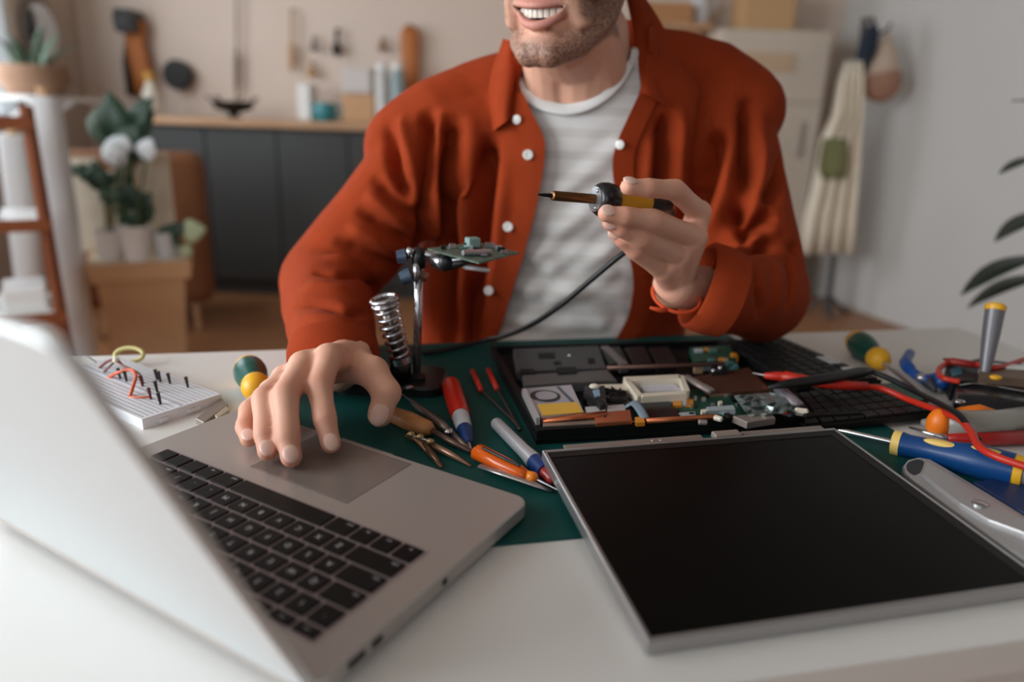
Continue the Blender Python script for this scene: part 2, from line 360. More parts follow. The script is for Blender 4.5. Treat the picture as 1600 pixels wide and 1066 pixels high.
def plant(name, label, pot, pr, ph, leaves, potm, lm, stems=True, group=None, cat='plant'):
    """leaves: list of (base px-point, tip point, width, material)"""
    t = thing(name, label, cat, pot, 0, group); pot = Vector(pot)
    MB().lathe(pot, pot+Vector((0, 0, 1)), [(0, pr*.75), (ph*.9, pr), (ph, pr*1.06), (ph, pr*.9), (ph*.85, pr*.86)], 20).build('pot', potm, t, True, auto=40)
    MB().lathe(pot+Vector((0, 0, ph*.8)), pot+Vector((0, 0, 2)), [(0, pr*.85), (.006, pr*.85)], 16).build('soil', mat('soil', (60, 46, 36), .95), t)
    for i, (b, e, w, m) in enumerate(leaves):
        b = Vector(b); e = Vector(e)
        root = pot+Vector((random.uniform(-.4, .4)*pr, random.uniform(-.4, .4)*pr, ph*.85))
        mid = root.lerp(b, .6)+Vector((0, 0, .06*(b-root).length))
        if stems: MB().tube(spline([root, mid, b], 5), .004, 6).build('stem', M_stem, t, True)
        MB().add(*leaf(b, e, w*1.45, (0, -1, .3))).build('leaf', m, t, True)
    return t
Y = lambda px, py, dy=0.: AY(px, py, yp+.18+dy)
zp = zr+.005
def potpos(px, dy): return tuple(PP((px-220)/160*wx, dy-.19, zp))
L1 = [(Y(200, 235), Y(170, 142), .10, M_leaf), (Y(205, 240), Y(232, 175), .09, M_leaf), (Y(215, 250), Y(225, 150, .05), .09, M_leaf), (Y(190, 215), Y(135, 185), .09, M_leaf2), (Y(180, 225), Y(150, 165), .08, M_leaf2),
      (Y(195, 232), Y(165, 205), .08, M_leaf), (Y(210, 240), Y(245, 225), .08, M_leaf), (Y(200, 250), Y(215, 195, -.03), .10, M_leaf), (Y(200, 215), Y(178, 180), .10, M_leaf2), (Y(150, 268), Y(68, 268), .03, M_leaf), (Y(140, 262), Y(122, 280), .06, M_leaf)]+[(Y(205+6*math.sin(k*2.1), 245-3*k), Y(205+38*math.sin(k*1.9+.4), 215-7*k+18*math.cos(k*2.3)), .06, M_leaf if k % 3 else M_leaf2) for k in range(9)]
plant('rubber_plant', 'tall dark green leafy plant in a white pot at the back of the planter', potpos(205, .24), .055, .10, L1, M_white, M_leaf, group='plants standing in the kraft planter')
L2 = [(Y(165, 300, -.08), Y(145, 250, -.08), .07, M_leaf), (Y(170, 310, -.08), Y(205, 300, -.08), .05, M_leaf), (Y(165, 290, -.08), Y(178, 325, -.08), .05, M_leaf), (Y(180, 285, -.08), Y(165, 275, -.08), .05, M_leaf), (Y(190, 260, -.08), Y(170, 215, -.08), .07, mat('petal', (222, 228, 232), .6)), (Y(190, 235, -.08), Y(196, 212, -.08), .07, MATS['petal'])]
plant('flowering_plant', 'plant with pale petals in a white pot at the left of the planter', potpos(180, .1), .05, .11, L2, M_white, M_leaf, group='plants standing in the kraft planter')
L3 = [(Y(215, 330, -.1), Y(205, 285, -.1), .06, M_leaf), (Y(222, 330, -.1), Y(236, 300, -.1), .05, M_leaf), (Y(215, 360, -.1), Y(212, 330, -.1), .07, M_leaf), (Y(225, 345, -.1), Y(240, 320, -.1), .05, M_leaf), (Y(222, 370, -.1), Y(205, 372, -.1), .05, M_leaf), (Y(228, 250, -.1), Y(236, 215, -.1), .06, MATS['petal']), (Y(226, 320, -.1), Y(222, 300, -.1), .03, mat('leaf_yellow', (200, 196, 120), .6))]
plant('small_ficus', 'small leafy plant in a white pot at the front of the planter', potpos(218, .06), .055, .13, L3, M_white, M_leaf, group='plants standing in the kraft planter')
L4 = [(Y(262, 375, -.1), Y(258, 350, -.1), .05, M_leaf), (Y(265, 370, -.1), Y(288, 350, -.1), .05, M_leaf), (Y(285, 365, -.1), Y(322, 358, -.1), .07, M_leaf3), (Y(268, 378, -.1), Y(280, 372, -.1), .05, M_leaf), (Y(285, 385, -.1), Y(300, 400, -.1), .04, M_leaf3)]
plant('pale_leaf_plant', 'short plant with one pale leaf at the right of the planter', potpos(265, .08), .05, .10, L4, mat('pot_grey', (206, 208, 210), .5), M_leaf, group='plants standing in the kraft planter')
for i, (u, w_, top_, dv_, lb) in enumerate(((-.15, .10, 250, .12, 'cream board standing at the left rear of the planter'), (-.03, .11, 268, .165, 'cream board standing in the middle rear of the planter'), (.09, .12, 238, .14, 'tallest cream board standing at the right rear of the planter'))):
    c = PP(u, dv_); h = AY(220, top_, c.y).z-zp
    tag(MB().box((c.x, c.y, zp+h/2), (w_, .022, h), Matrix.Rotation(prz, 3, 'Z'), .004).build('cream_board', M_cream), lb, 'board', 'cream boards in the planter')
p = AY(240, 180, YC+.25); p.z = zc
t = thing('oil_bottle', 'pale bottle with ochre cap at the left end of the worktop', 'bottle', p)
MB().lathe(p, p+Vector((0, 0, 1)), [(0, .05), (.12, .052), (.16, .03), (.19, .024)], 18).build('glass', mat('bottle_pale', (222, 214, 200), .3), t, True, auto=50)
MB().lathe(p+Vector((0, 0, .19)), p+Vector((0, 0, 2)), [(0, .03), (.05, .03)], 14).build('cap', mat('ochre_cap', (198, 150, 60), .5), t)
# ladder shelf
ys = 2.15
t = thing('ladder_shelf', 'reddish-brown wooden ladder shelf at the left edge', 'shelf', (AY(40, 540, ys).x-.2, ys+.15, 0))
M_red = wood('red_wood', (146, 82, 46), (118, 62, 34), .45, (10, 10, 1))
def foot(p, q):  # prolong the line p->q down to the floor
    p = Vector(p); q = Vector(q); k = p.z/(p.z-q.z); return p+(q-p)*k
top1 = AY(40, 165, ys); bot1 = foot(top1, AY(104, 545, ys))
sv_ = Vector((top1.x, top1.y, 0)).normalized(); ss = Vector((-sv_.y, sv_.x, 0)); off = ss*.5; dep = sv_*.30
for o_ in (Vector((0, 0, 0)), off): MB().tube([top1+o_, bot1+o_], .017, 8, ((0, 1, 0), 1.2)).build('post', M_red, t)
for o_ in (dep, off+dep): MB().tube([top1+o_, bot1+o_], .015, 8, ((0, 1, 0), 1.2)).build('post', M_red, t)
SHZ = []
for px, py in ((44, 190), (72, 348), (97, 492)):
    q = AY(px, py, ys); SHZ.append(q)
    def cr(u, w): p_ = q+ss*u+sv_*w; return (p_.x, p_.y)
    MB().prism([cr(-.012, -.01), cr(.50, -.01), cr(.50, .31), cr(-.012, .31)], q.z-.01, q.z+.01).build('shelf_board', M_white, t)
    MB().prism([cr(-.012, -.026), cr(.50, -.026), cr(.50, -.01), cr(-.012, -.01)], q.z-.022, q.z+.014).build('front_rail', M_red, t)
def onshelf(k, u, w): q = SHZ[k]+ss*u+sv_*w; return Vector((q.x, q.y, SHZ[k].z+.01))
g = thing('glass_carafe', 'clear ribbed glass carafe on the middle board of the ladder shelf', 'carafe', onshelf(1, .17, .12))
p = onshelf(1, .17, .12)
MB().lathe(p, p+Vector((0, 0, 1)), [(0, .05), (.02, .062), (.10, .06), (.16, .035), (.2, .04), (.197, .034), (.16, .03), (.1, .055), (.02, .055)], 20).build('glass_body', mat('clear_glass', (214, 224, 232), .08, trans=.7), g, True, auto=50)
MB().lathe(p+Vector((0, 0, .2)), p+Vector((0, 0, 3)), [(0, .03), (.02, .035), (.035, .02)], 14).build('stopper', MATS['clear_glass'], g, True)
for i, (dx, wv, hv, m, lb) in enumerate(((-.09, .12, .07, M_white, 'low white box on the lowest visible board of the ladder shelf'), (-.25, .11, .17, M_red, 'reddish-brown wooden box on the lowest visible board of the ladder shelf'))):
    tag(MB().box(onshelf(2, -dx, .14)+Vector((0, 0, hv/2)), (wv, .2, hv), Matrix.Rotation(math.atan2(-ss.y, -ss.x), 3, 'Z'), bev=.008, seg=2).build('shelf_box', m), lb, 'box', 'boxes on the ladder shelf')
# white rolls standing behind the shelf
for i, (x0, x1, xb, dy, top) in enumerate(((48, 88, 138, .45, 150), (0, 40, 70, .7, 210))):
    a = AY((x0+x1)/2, top, ys+dy); b = foot(a, AY(xb-14, 520, ys+dy))
    t = thing('fabric_roll', ('white roll of fabric leaning beside the ladder shelf', 'white roll of fabric behind the ladder shelf')[i], 'roll', b, 0, 'white fabric rolls')
    MB().tube([a, a.lerp(b, .5), b], .052, 20).build('cloth', mat('roll_white', (232, 234, 236), .8, bs=100), t, True, auto=50)
    dd = (a-b).normalized(); MB().tube([a, a+dd*.03], .02, 12).build('core', M_kraft, t)
# mirror and basket at the far left
p = AY(86, 48, 4.25)
t = thing('oval_mirror', 'round bright mirror with grey rim on the left wall', 'mirror', (XL, p.y, p.z))
q = Vector((XL+.002, 4.35, AY(86, 48, 4.35).z))
R = Matrix.Rotation(math.pi/2, 3, 'Y')
MB().ball((q.x+.012, q.y, q.z), (.012, .17, .19)).build('rim', mat('mirror_rim', (128, 118, 112), .5), t, True)
MB().lathe((q.x+.018, q.y, q.z), (q.x+1, q.y, q.z), [(0, .14), (.012, .14)], 28).build('glass', mat('mirror_glass', (232, 240, 246), .05, 1.0), t)
p = AY(115, 140, 3.9)
t = thing('wall_shelf', 'small white bracket shelf carrying the wicker basket', 'shelf', (XL, 3.95, AY(110, 150, 3.95).z))
zs = AY(110, 152, 3.95).z
MB().box((XL+.2, 3.95, zs-.012), (.4, .5, .024)).build('board', M_white, t)
for s in (-.15, .15): MB().tube([(XL+.005, 3.95+s, zs-.2), (XL+.3, 3.95+s, zs-.02)], .012, 8).build('bracket', M_white, t)
p = Vector((XL+.21, 3.93, zs))
t = thing('basket_plant', 'brown wicker basket with spiky green leaves by the window', 'plant', p)
MB().lathe(p, p+Vector((0, 0, 1)), [(0, .12), (.08, .17), (.15, .16), (.15, .14), (.1, .14)], 22).build('basket', mat('wicker', (150, 116, 92), .8, bs=60, bst=.6), t, True, auto=50)
for k in range(9):
    a = k*.7; b = p+Vector((math.cos(a)*.05, math.sin(a)*.05, .12)); e = b+Vector((math.cos(a)*.2, math.sin(a)*.2, .12+.05*(k % 3)))
    MB().add(*leaf(b, e, .045)).build('leaf', M_leaf if k % 2 else M_leaf2, t, True)

# ------------------------------------------------------------------ right side: cupboard, coat rack, apron, bag
yr = 4.28
a = AY(1128, 42, yr); b = AY(1308, 42, yr)
t = thing('cream_cupboard', 'tall cream cupboard with drawers behind the rust shirt', 'cupboard', ((a.x+b.x)/2, yr+.2, 0))
wv = b.x-a.x; cx = (a.x+b.x)/2; M_cup = mat('cupboard_cream', (214, 200, 184), .6, ns=3, na=.03); M_cup2 = mat('cupboard_tan', (206, 178, 148), .6)
MB().box((cx, yr+.24, a.z/2), (wv, .42, a.z), bev=.006).build('body', M_cup, t)
zd = AY(1200, 160, yr).z
d1 = MB().box((cx, yr+.018, (a.z+zd)/2), (wv-.03, .02, a.z-zd-.02), bev=.004).build('door', M_cup, t)
MB().box((cx-.03, yr+.004, (a.z+zd)/2+.02), (wv*.45, .012, .10), bev=.003).build('label_plate', M_cup2, d1)
d2 = MB().box((cx, yr+.018, zd/2), (wv-.03, .02, zd-.04), bev=.004).build('door', M_cup, t)
MB().tube([(cx+.2, yr-.02, zd-.1), (cx+.2, yr-.02, zd-.3)], .008, 8).build('handle', M_steel, d2)
bx2('kraft_carton', 1170, -30, 1240, 42, yr+.05, .3, mat('carton', (206, 166, 120), .8), 'kraft carton standing on top of the cream cupboard', 'box', .005, None, a.z)
q0 = AY(985, 40, YB-.3); q1 = AY(1098, 40, YB-.3)
t = thing('plate_rack', 'oak wall shelf above the rust shirt shoulder', 'shelf', (q0.x, YB-.15, q0.z))
zs = AY(1040, 38, YB-.3).z
MB().box(((q0.x+q1.x)/2-.1, YB-.15, zs), (q1.x-q0.x+.3, .3, .03)).build('board', M_oak, t)
for s in (-.1, .3): MB().box(((q0.x+q1.x)/2+s-.1, YB-.1, zs-.06), (.03, .2, .1)).build('bracket', M_oak, t)
bx2('oak_crate', 1000, 2, 1082, 30, YB-.28, .24, mat('crate_oak', (190, 138, 92), .6), 'oak crate on the wall shelf above the shirt shoulder', 'crate', .004, None, zs+.015)
p = AY(1103, 25, YB-.2); p.z = zs+.015
t = thing('white_jug', 'white jug on the end of the oak wall shelf', 'jug', (p.x-.03, YB-.15, p.z)); p = Vector((p.x-.03, YB-.15, p.z))
MB().lathe(p, p+Vector((0, 0, 1)), [(0, .05), (.05, .065), (.13, .06), (.18, .045), (.2, .05), (.195, .042), (.1, .05)], 18).build('jug_body', mat('jug_white', (220, 222, 226), .35), t, True, auto=50)
MB().tube(spline([p+Vector((.05, 0, .17)), p+Vector((.1, 0, .15)), p+Vector((.06, 0, .06))], 4), .008, 8).build('handle', MATS['jug_white'], t, True)
yk = 4.1
base = AY(1296, 462, yk); base.z = 0; tp = AY(1352, 28, yk)
t = thing('coat_rack', 'dark thin coat rack stand holding the apron and bag', 'coat rack', base)
M_rack = mat('rack_grey', (66, 64, 66), .5)
MB().tube([base+Vector((0, 0, .02)), tp], .017, 10).build('pole', M_rack, t)
for k in range(3):
    a = k*2.09+.4; MB().tube([base+Vector((0, 0, .12)), base+Vector((math.cos(a)*.16, math.sin(a)*.12, 0))], .012, 8).build('foot', M_rack, t)
hk = AY(1340, 92, yk); hk2 = AY(1385, 46, yk)
MB().tube([tp.lerp(base, .08), hk2+Vector((0, -.02, .0)), hk2+Vector((.01, -.02, .03))], .008, 8).build('hook', M_rack, t)
MB().tube([tp.lerp(base, .2), hk+Vector((0, -.04, 0)), hk+Vector((0, -.05, .03))], .008, 8).build('hook', M_rack, t)
def cloth(name, outline_rows, y, m, parent, th=.012, wav=.03, waves=4):
    """sheet of cloth given by rows of (left px, right px, py); real folds in depth"""
    v = []; f = []; n = 24; R_ = len(outline_rows)
    for j, (l, r, py) in enumerate(outline_rows):
        for k in range(n+1):
            u = k/n; q = AY(l+(r-l)*u, py, y); amp = wav*min(1, j/2)
            v.append((q.x, y+amp*math.sin(u*waves*2*math.pi+j*.25)-.02, q.z))
    o = len(v); v += [(x, yy+th, z) for x, yy, z in v]
    for j in range(R_-1):
        for k in range(n):
            a = j*(n+1)+k; f.append((a, a+n+1, a+n+2, a+1)); f.append((o+a, o+a+1, o+a+n+2, o+a+n+1))
    rim = [k for k in range(n+1)]+[j*(n+1)+n for j in range(1, R_)]+[(R_-1)*(n+1)+k for k in range(n-1, -1, -1)]+[j*(n+1) for j in range(R_-2, 0, -1)]
    for i in range(len(rim)): a, b = rim[i], rim[(i+1) % len(rim)]; f.append((a, b, o+b, o+a))
    return MB().add(v, f).build(name, m, parent, True)
t = thing('hanging_apron', 'cream canvas apron with olive pocket hanging on the coat rack', 'apron', AY(1300, 395, yk))
cloth('canvas', [(1318, 1346, 96), (1308, 1348, 130), (1300, 1346, 180), (1284, 1345, 215), (1276, 1344, 260), (1268, 1342, 300), (1258, 1340, 340), (1250, 1336, 395)], yk-.09, M_cream, t)
cloth('pocket', [(1286, 1318, 216), (1280, 1322, 240), (1278, 1322, 262), (1282, 1318, 278)], yk-.135, mat('olive', (126, 126, 84), .9), t, .01, .01, 1)
MB().tube([hk+Vector((0, -.05, -.0)), AY(1334, 100, yk-.09)], .006, 6).build('loop', M_cream, t)
t = thing('hanging_bag', 'rose-brown cloth bag hanging from the coat rack', 'bag', AY(1378, 158, yk))
q = AY(1378, 128, yk-.03); 
sv = MB(); sv.tube([AY(1386, 50, yk-.03), AY(1384, 75, yk-.03), AY(1380, 100, yk-.03), AY(1378, 122, yk-.03)], [.012, .05, .085, .10], 18, ((0, 1, 0), .7)).build('neck', mat('bag_pink', (206, 184, 166), .9), t, True)
MB().ball(q, (.105, .075, .105)).build('pouch', mat('bag_brown', (168, 126, 104), .85, bs=80), t, True)
t = thing('dust_brush', 'dark blue brush hanging beside the rose-brown bag', 'brush', AY(1355, 40, yk-.06))
a = AY(1366, 40, yk-.07); b = AY(1344, 112, yk-.07)
MB().tube([a, a.lerp(b, .2), a.lerp(b, .6), b], [.02, .045, .05, .025], 14, ((0, 1, 0), .5)).build('bristles', mat('navy', (36, 46, 62), .8), t, True)
MB().tube([AY(1362, 28, yk-.02), a], .012, 8).build('handle', M_rack, t, True)

# plant at the right edge, in a pot on the floor outside the frame
ypl = 1.62
L5 = [((1640, 175), (1580, 158), .05), ((1640, 245), (1560, 272), .055), ((1650, 330), (1553, 378), .10), ((1625, 400), (1500, 462), .075), ((1640, 430), (1510, 482), .07), ((1690, 300), (1760, 330), .09), ((1680, 200), (1730, 120), .08), ((1700, 420), (1780, 470), .09), ((1660, 120), (1640, 20), .08)]
p = AY(1668, 560, ypl); p.z = 0
t = thing('floor_plant', 'large dark leafed plant at the right edge behind the table', 'plant', p)
MB().lathe(p, p+Vector((0, 0, 1)), [(0, .13), (.3, .17), (.33, .175), (.33, .155), (.28, .15)], 24).build('pot', mat('pot_dark', (84, 80, 78), .6), t, True, auto=40)
MB().lathe(p+Vector((0, 0, .27)), p+Vector((0, 0, 2)), [(0, .15), (.006, .15)], 16).build('soil', MATS['soil'], t)
tr0 = p+Vector((0, 0, .27)); trk = [tr0, AY(1660, 450, ypl), AY(1665, 300, ypl), AY(1660, 100, ypl)]
MB().tube(spline(trk, 6), [.014]*19, 8).build('trunk', mat('bark', (70, 58, 48), .9), t, True)
for i, (b, e, w) in enumerate(L5):
    b = AY(*b, ypl); e = AY(*e, ypl-.05+.03*(i % 3)); s = min((q for q in spline(trk, 6)), key=lambda q: (q-b).length)
    MB().tube([s-Vector((0, 0, .03)), b], .004, 6).build('stem', M_stem, t, True)
    MB().add(*leaf(b, e, w, bend=.08)).build('leaf', mat('ficus', (30, 46, 38), .35, ns=6, na=.2), t, True)
p = AY(1590, 500, 1.45)

# ------------------------------------------------------------------ table and mat
TA = .22567; TU = Vector((math.cos(TA), math.sin(TA), 0)); TN = Vector((-math.sin(TA), math.cos(TA), 0))
def T(u, n, z=0.): return TU*u+TN*n+Vector((0, 0, ZT+z))
nb = .95558*math.cos(TA); nf = .29732*math.cos(TA); u0, u1 = -.80, .957
M_table = mat('table_white', (226, 224, 220), .38, ns=2, na=.015, bs=300, bst=.03)
tb = thing('work_table', 'white table covered with electronics and tools', 'table', T((u0+u1)/2, (nb+nf)/2, -ZT))
RTm = Matrix.Rotation(TA, 3, 'Z')
MB().box(T((u0+u1)/2, (nb+nf)/2, -.014), (u1-u0, nb-nf, .028), RTm, bev=.0015).build('table_top', M_table, tb)
for u in (u0+.05, u1-.05):
    for n in (nf+.05, nb-.05): MB().box(T(u, n, -.028-(ZT-.028)/2), (.05, .05, ZT-.028), RTm, bev=.002).build('leg', M_table, tb)
for n in (nf+.035, nb-.035): MB().box(T((u0+u1)/2, n, -.058), (u1-u0-.15, .02, .06), RTm).build('apron_rail', M_table, tb)
M_mat = mat('mat_green', (4, 72, 68), .6, ns=40, na=.05, bs=400, bst=.08, spec=.3)
MT = .002
cm = [T(u, n) for u, n in ((-.072, .441), (.545, .441), (.545, .931), (-.072, .931))]
tag(MB().prism([(p.x, p.y) for p in cm], ZT, ZT+MT, .0006).build('cutting_mat', M_mat), 'dark green cutting mat lying on the white table', 'cutting mat')

def slab(name, pts, z0, z1, m, parent=None, bev=0.0, smooth=False):
    return MB().prism(pxpoly(pts, z1), ZT+z0, ZT+z1, bev).build(name, m, parent, smooth)
def rrect(w, h, r, n=6):
    out = []
    for cx, cy, a0 in ((w/2-r, h/2-r, 0), (-w/2+r, h/2-r, 90), (-w/2+r, -h/2+r, 180), (w/2-r, -h/2+r, 270)):
        for k in range(n+1): a = math.radians(a0+90*k/n); out.append((cx+r*math.cos(a), cy+r*math.sin(a)))
    return out
# ------------------------------------------------------------------ silver laptop
M_alu = mat('aluminium', (186, 178, 173), .42, .55, bs=900, bst=.02)
M_alu2 = mat('aluminium_lid', (214, 216, 216), .45, .35, bs=900, bst=.02)
M_key = mat('key_black', (9, 9, 10), .4, spec=.22)
LW, LD, LYAW = .325, .227, -.52235
lx = Vector((math.cos(LYAW), math.sin(LYAW), 0)); ly = Vector((-math.sin(LYAW), math.cos(LYAW), 0))
Bc = Vector((.01853, .49333, ZT)); lc = Bc-lx*LW/2-ly*LD/2
lap = thing('laptop', 'open silver laptop with black keys under the man\'s hand', 'laptop', lc, LYAW)
def LB(): return MB()
TOP = .016
LB().prism(rrect(LW, LD, .011), MT+.0025, TOP, .0012).build('base', M_alu, lap, False, False)
for sx in (-1, 1):
    for sy in (-1, 1): LB().lathe((sx*(LW/2-.03), sy*(LD/2-.03), MT), (sx*(LW/2-.03), sy*(LD/2-.03), 1), [(0, .007), (.003, .008)], 14).build('rubber_foot', M_black, lap, False, False)
def lbox(name, x, y, z, sx, sy, sz, m, par=lap, bev=0., seg=1, smooth=False): return LB().box((x, y, z), (sx, sy, sz), None, bev, seg).build(name, m, par, smooth, False)
hx, hy = LW/2, LD/2
tp = lbox('trackpad', hx-.1655, hy-.0445, TOP-.00027, .106, .077, .0007, mat('trackpad', (150, 141, 136), .3, .5), bev=.0003)
lbox('trackpad_groove', hx-.1655, hy-.0445, TOP-.00011, .1076, .0786, .0003, mat('groove', (120, 112, 108), .6, .4))
lbox('thumb_notch', hx-.1655, hy-.0006, TOP-.001, .06, .0022, .003, mat('notch_grey', (120, 112, 108), .5), bev=.0005)
# keys: every one a part; rows from the palm rest towards the hinge, written from the typist's left (+x) to right
rows = [[('fn', 1), ('ctrl', 1), ('alt', 1), ('cmd', 1.25), ('', 5.25), ('cmd', 1.25), ('alt', 1), ('', 1), ('', 1), ('', 1)],
        [('shift', 2.25)]+[(c, 1) for c in 'ZXCVBNM,./']+[('shift', 2.25)],
        [('caps', 1.75)]+[(c, 1) for c in "ASDFGHJKL;'"]+[('return', 1.75)],
        [('tab', 1.5)]+[(c, 1) for c in 'QWERTYUIOP[]']+[('\\', 1)],
        [('`', 1)]+[(c, 1) for c in '1234567890-=']+[('delete', 1.5)],
        [('esc', 1)]+[('F%d' % k, 1) for k in range(1, 13)]+[('', 1)]]
M_leg = mat('legend_white', (214, 210, 214), .5)
GLY = {}
def glyph(c, size, m):
    if (c, size) not in GLY:
        cu = bpy.data.curves.new('legend', 'FONT'); cu.body = c; cu.size = size; cu.align_x = 'CENTER'; cu.align_y = 'CENTER'; cu.extrude = .00002; cu.resolution_u = 2
        o = bpy.data.objects.new('legend_tmp', cu); COL.objects.link(o); dg = bpy.context.evaluated_depsgraph_get()
        me = bpy.data.meshes.new_from_object(o.evaluated_get(dg)); me.name = 'legend'; me.materials.clear(); me.materials.append(m)
        bpy.data.objects.remove(o); bpy.data.curves.remove(cu); GLY[(c, size)] = me
    return GLY[(c, size)]
KBW = LW-2*.0238; ky = hy-.1009; meshes = {}; GAP = .0028
for j, row in enumerate(rows):
    tot = sum(w for c, w in row); un = KBW/tot; dep = .0188 if j < 5 else .0105
    x = hx-.0238
    for c, w in row:
        kw = w*un-GAP; kd = dep-GAP; idk = (round(kw, 4), round(kd, 4))
        cx = x-w*un/2; cy = ky-dep/2; x -= w*un
        if idk not in meshes:
            o = LB().box((0, 0, 0), (kw, kd, .0016), None, .0006, 2).build('key', M_key, lap, False, False); meshes[idk] = o.data
        else:
            o = bpy.data.objects.new('key', meshes[idk]); COL.objects.link(o); o.parent = lap
        o.location = (cx, cy, TOP+.0009)
        if c:
            g = bpy.data.objects.new('legend', glyph(c, .0062 if len(c) == 1 else .0031, M_leg)); COL.objects.link(g); g.parent = o; g.location = (0, 0, .00083); g.rotation_euler = (0, 0, math.pi)
            if len(c) > 1: g.location = (kw/2-.006 if w > 1 else 0, kd/2-.004, .00083)
    ky -= dep
lbox('key_gap_glow', 0, hy-.1009-.052, TOP+.00002, KBW+.002, .1065, .0003, mat('gap_glow_pink', (168, 152, 152), .45, .3))  # pale pinkish sheet: glow between the keys put into the colour
# side ports (right-hand flank in the picture)
for y, w in ((-.066, .009), (-.083, .014), (.0, .005)): lbox('port', hx-.001, y, .0095, .004, w, .005, M_black, bev=.0008)
LB().lathe((-.12, -hy+.003, TOP-.003), (.12, -hy+.003, TOP-.003), [(0, .005), (.24, .005)], 14).build('hinge', mat('hinge_black', (40, 40, 42), .5), lap, True, False, 40)
# lid
th = math.radians(114.2)
Ml = Matrix(((1, 0, 0), (0, math.cos(th), -math.sin(th)), (0, math.sin(th), math.cos(th)))).to_4x4()
lidb = LB().prism([(p[0], p[1]+LD/2) for p in rrect(LW, LD+.006, .011)], 0, .0048, .0012)
lidb.v = [Ml @ v+Vector((0, -hy+.0005, TOP+.0005)) for v in lidb.v]
lid = lidb.build('lid', M_alu2, lap, False, False)
def onlid(b): b.v = [Ml @ v+Vector((0, -hy+.0005, TOP+.0005)) for v in b.v]; return b
onlid(LB().prism([(p[0], p[1]+LD/2+.002) for p in rrect(LW-.006, LD-.01, .008)], -.0008, 0)).build('display_glass', mat('glass_black', (10, 10, 12), .1), lid, False, False)
onlid(LB().prism([(p[0], p[1]+LD/2+.004) for p in rrect(LW-.03, LD-.036, .001, 1)], -.0010, -.0008)).build('display', mat('display_lit', (214, 214, 226), .3, emit=.35), lid, False, False)

# ------------------------------------------------------------------ loose LCD panel
LY = .24753; ex = Vector((math.cos(LY), math.sin(LY), 0)); ey0 = Vector((-math.sin(LY), math.cos(LY), 0))
P0 = Vector((.0293, .5605, ZT+.0257)); lw, ld = .292, .2249
ey = (ey0*ld+Vector((0, 0, .0137))).normalized(); en = ex.cross(ey); ldl = math.hypot(ld, .0137)
lcd = thing('lcd_panel', 'bare black laptop display panel with thin metal frame lying in front', 'display panel', Vector((P0.x, P0.y, ZT)) + ex*lw/2-ey0*ld/2, LY)
Mc = Matrix((ex, ey, en)).transposed()
def P(a, b, c=0.): return P0+ex*a-ey*b+en*c          # a along the far edge, b towards the camera
M_frame = mat('panel_steel', (176, 174, 174), .32, .75)
M_taupe = mat('bracket_taupe', (150, 136, 128), .45, .4)
def lcdbox(name, a0, a1, b0, b1, c0, c1, m, bev=0., par=lcd): return MB().box(P((a0+a1)/2, (b0+b1)/2, (c0+c1)/2), (a1-a0, b1-b0, c1-c0), Mc, bev).build(name, m, par)
lcdbox('back_plate', .002, lw-.002, .002, ldl-.002, -.0105, -.009, M_frame)
for nm, q in (('frame_rail', (0, lw, 0, .0035)), ('frame_rail', (0, lw, ldl-.0035, ldl)), ('frame_rail', (0, .0035, .0035, ldl-.0035)), ('frame_rail', (lw-.0025, lw, .0035, ldl-.0035))): lcdbox(nm, *q, -.0105, 0, M_frame, .0006)
lcdbox('screen', .0035, lw-.0025, .0035, ldl-.0035, -.009, -.0012, mat('screen_matte', (9, 9, 9), .35, spec=.12))
lcdbox('dark_border', .0035, lw-.0025, .0035, .012, -.0012, -.0008, mat('border_black', (8, 8, 8), .5))
lcdbox('dark_border', lw-.012, lw-.0025, .012, ldl-.0035, -.0012, -.0008, MATS['border_black'])
for a0, a1 in ((.022, .155), (.197, .283)): lcdbox('mounting_strip', a0, a1, -.009, 0, -.004, -.0015, M_taupe, .0004)
lcdbox('mounting_strip', .165, .192, -.008, .001, -.004, .002, mat('clip_grey', (176, 164, 154), .4, .5), .001)
for a in (.11, .118): MB().lathe(P(a-.005, -.004, -.0015), P(a-.005, -.004, 1), [(0, .0015), (.001, .0012)], 10).build('screw', mat('screw_bright', (230, 230, 232), .2, .9), lcd)

# ------------------------------------------------------------------ opened laptop chassis
CZ = .021
ch = thing('laptop_chassis', 'opened black laptop chassis showing circuit board and copper pipes', 'laptop chassis', A(1030, 610, MT), .21)
M_chas = mat('chassis_black', (14, 14, 15), .55, bs=200, bst=.1, spec=.25)
M_pgrey = mat('plate_grey', (66, 65, 66), .5, .1, ns=10, na=.06)
M_pcb = mat('pcb_green', (22, 74, 58), .45, ns=150, na=.35)
M_cu = mat('copper', (206, 120, 78), .35, .7)
M_chrome_ = mat('chrome', (206, 206, 210), .18, .95)
M_silver = mat('silver', (206, 198, 204), .3, .8)
M_gold = mat('label_yellow', (226, 176, 62), .5)
M_amber = mat('amber_tape', (214, 138, 40), .4)
FL = A(838, 695, MT); cu_ = Vector((math.cos(.21), math.sin(.21), 0)); cn_ = Vector((-math.sin(.21), math.cos(.21), 0))
def Cp(a, b): q = FL+cu_*a+cn_*b; return (q.x, q.y)
CW, CD = .350, .268
MB().prism([Cp(0, 0), Cp(CW, 0), Cp(CW, CD), Cp(0, CD)], ZT+MT, ZT+.008, .001).build('bottom_case', M_chas, ch)
for (a0, a1, b0, b1), h in (((0, CW, 0, .006), CZ-.004), ((0, CW, CD-.006, CD), .016), ((0, .007, .006, CD-.006), .016), ((CW-.006, CW, .006, CD-.006), .016)): MB().prism([Cp(a0, b0), Cp(a1, b0), Cp(a1, b1), Cp(a0, b1)], ZT+.008, ZT+h, .001).build('side_wall', M_chas, ch)
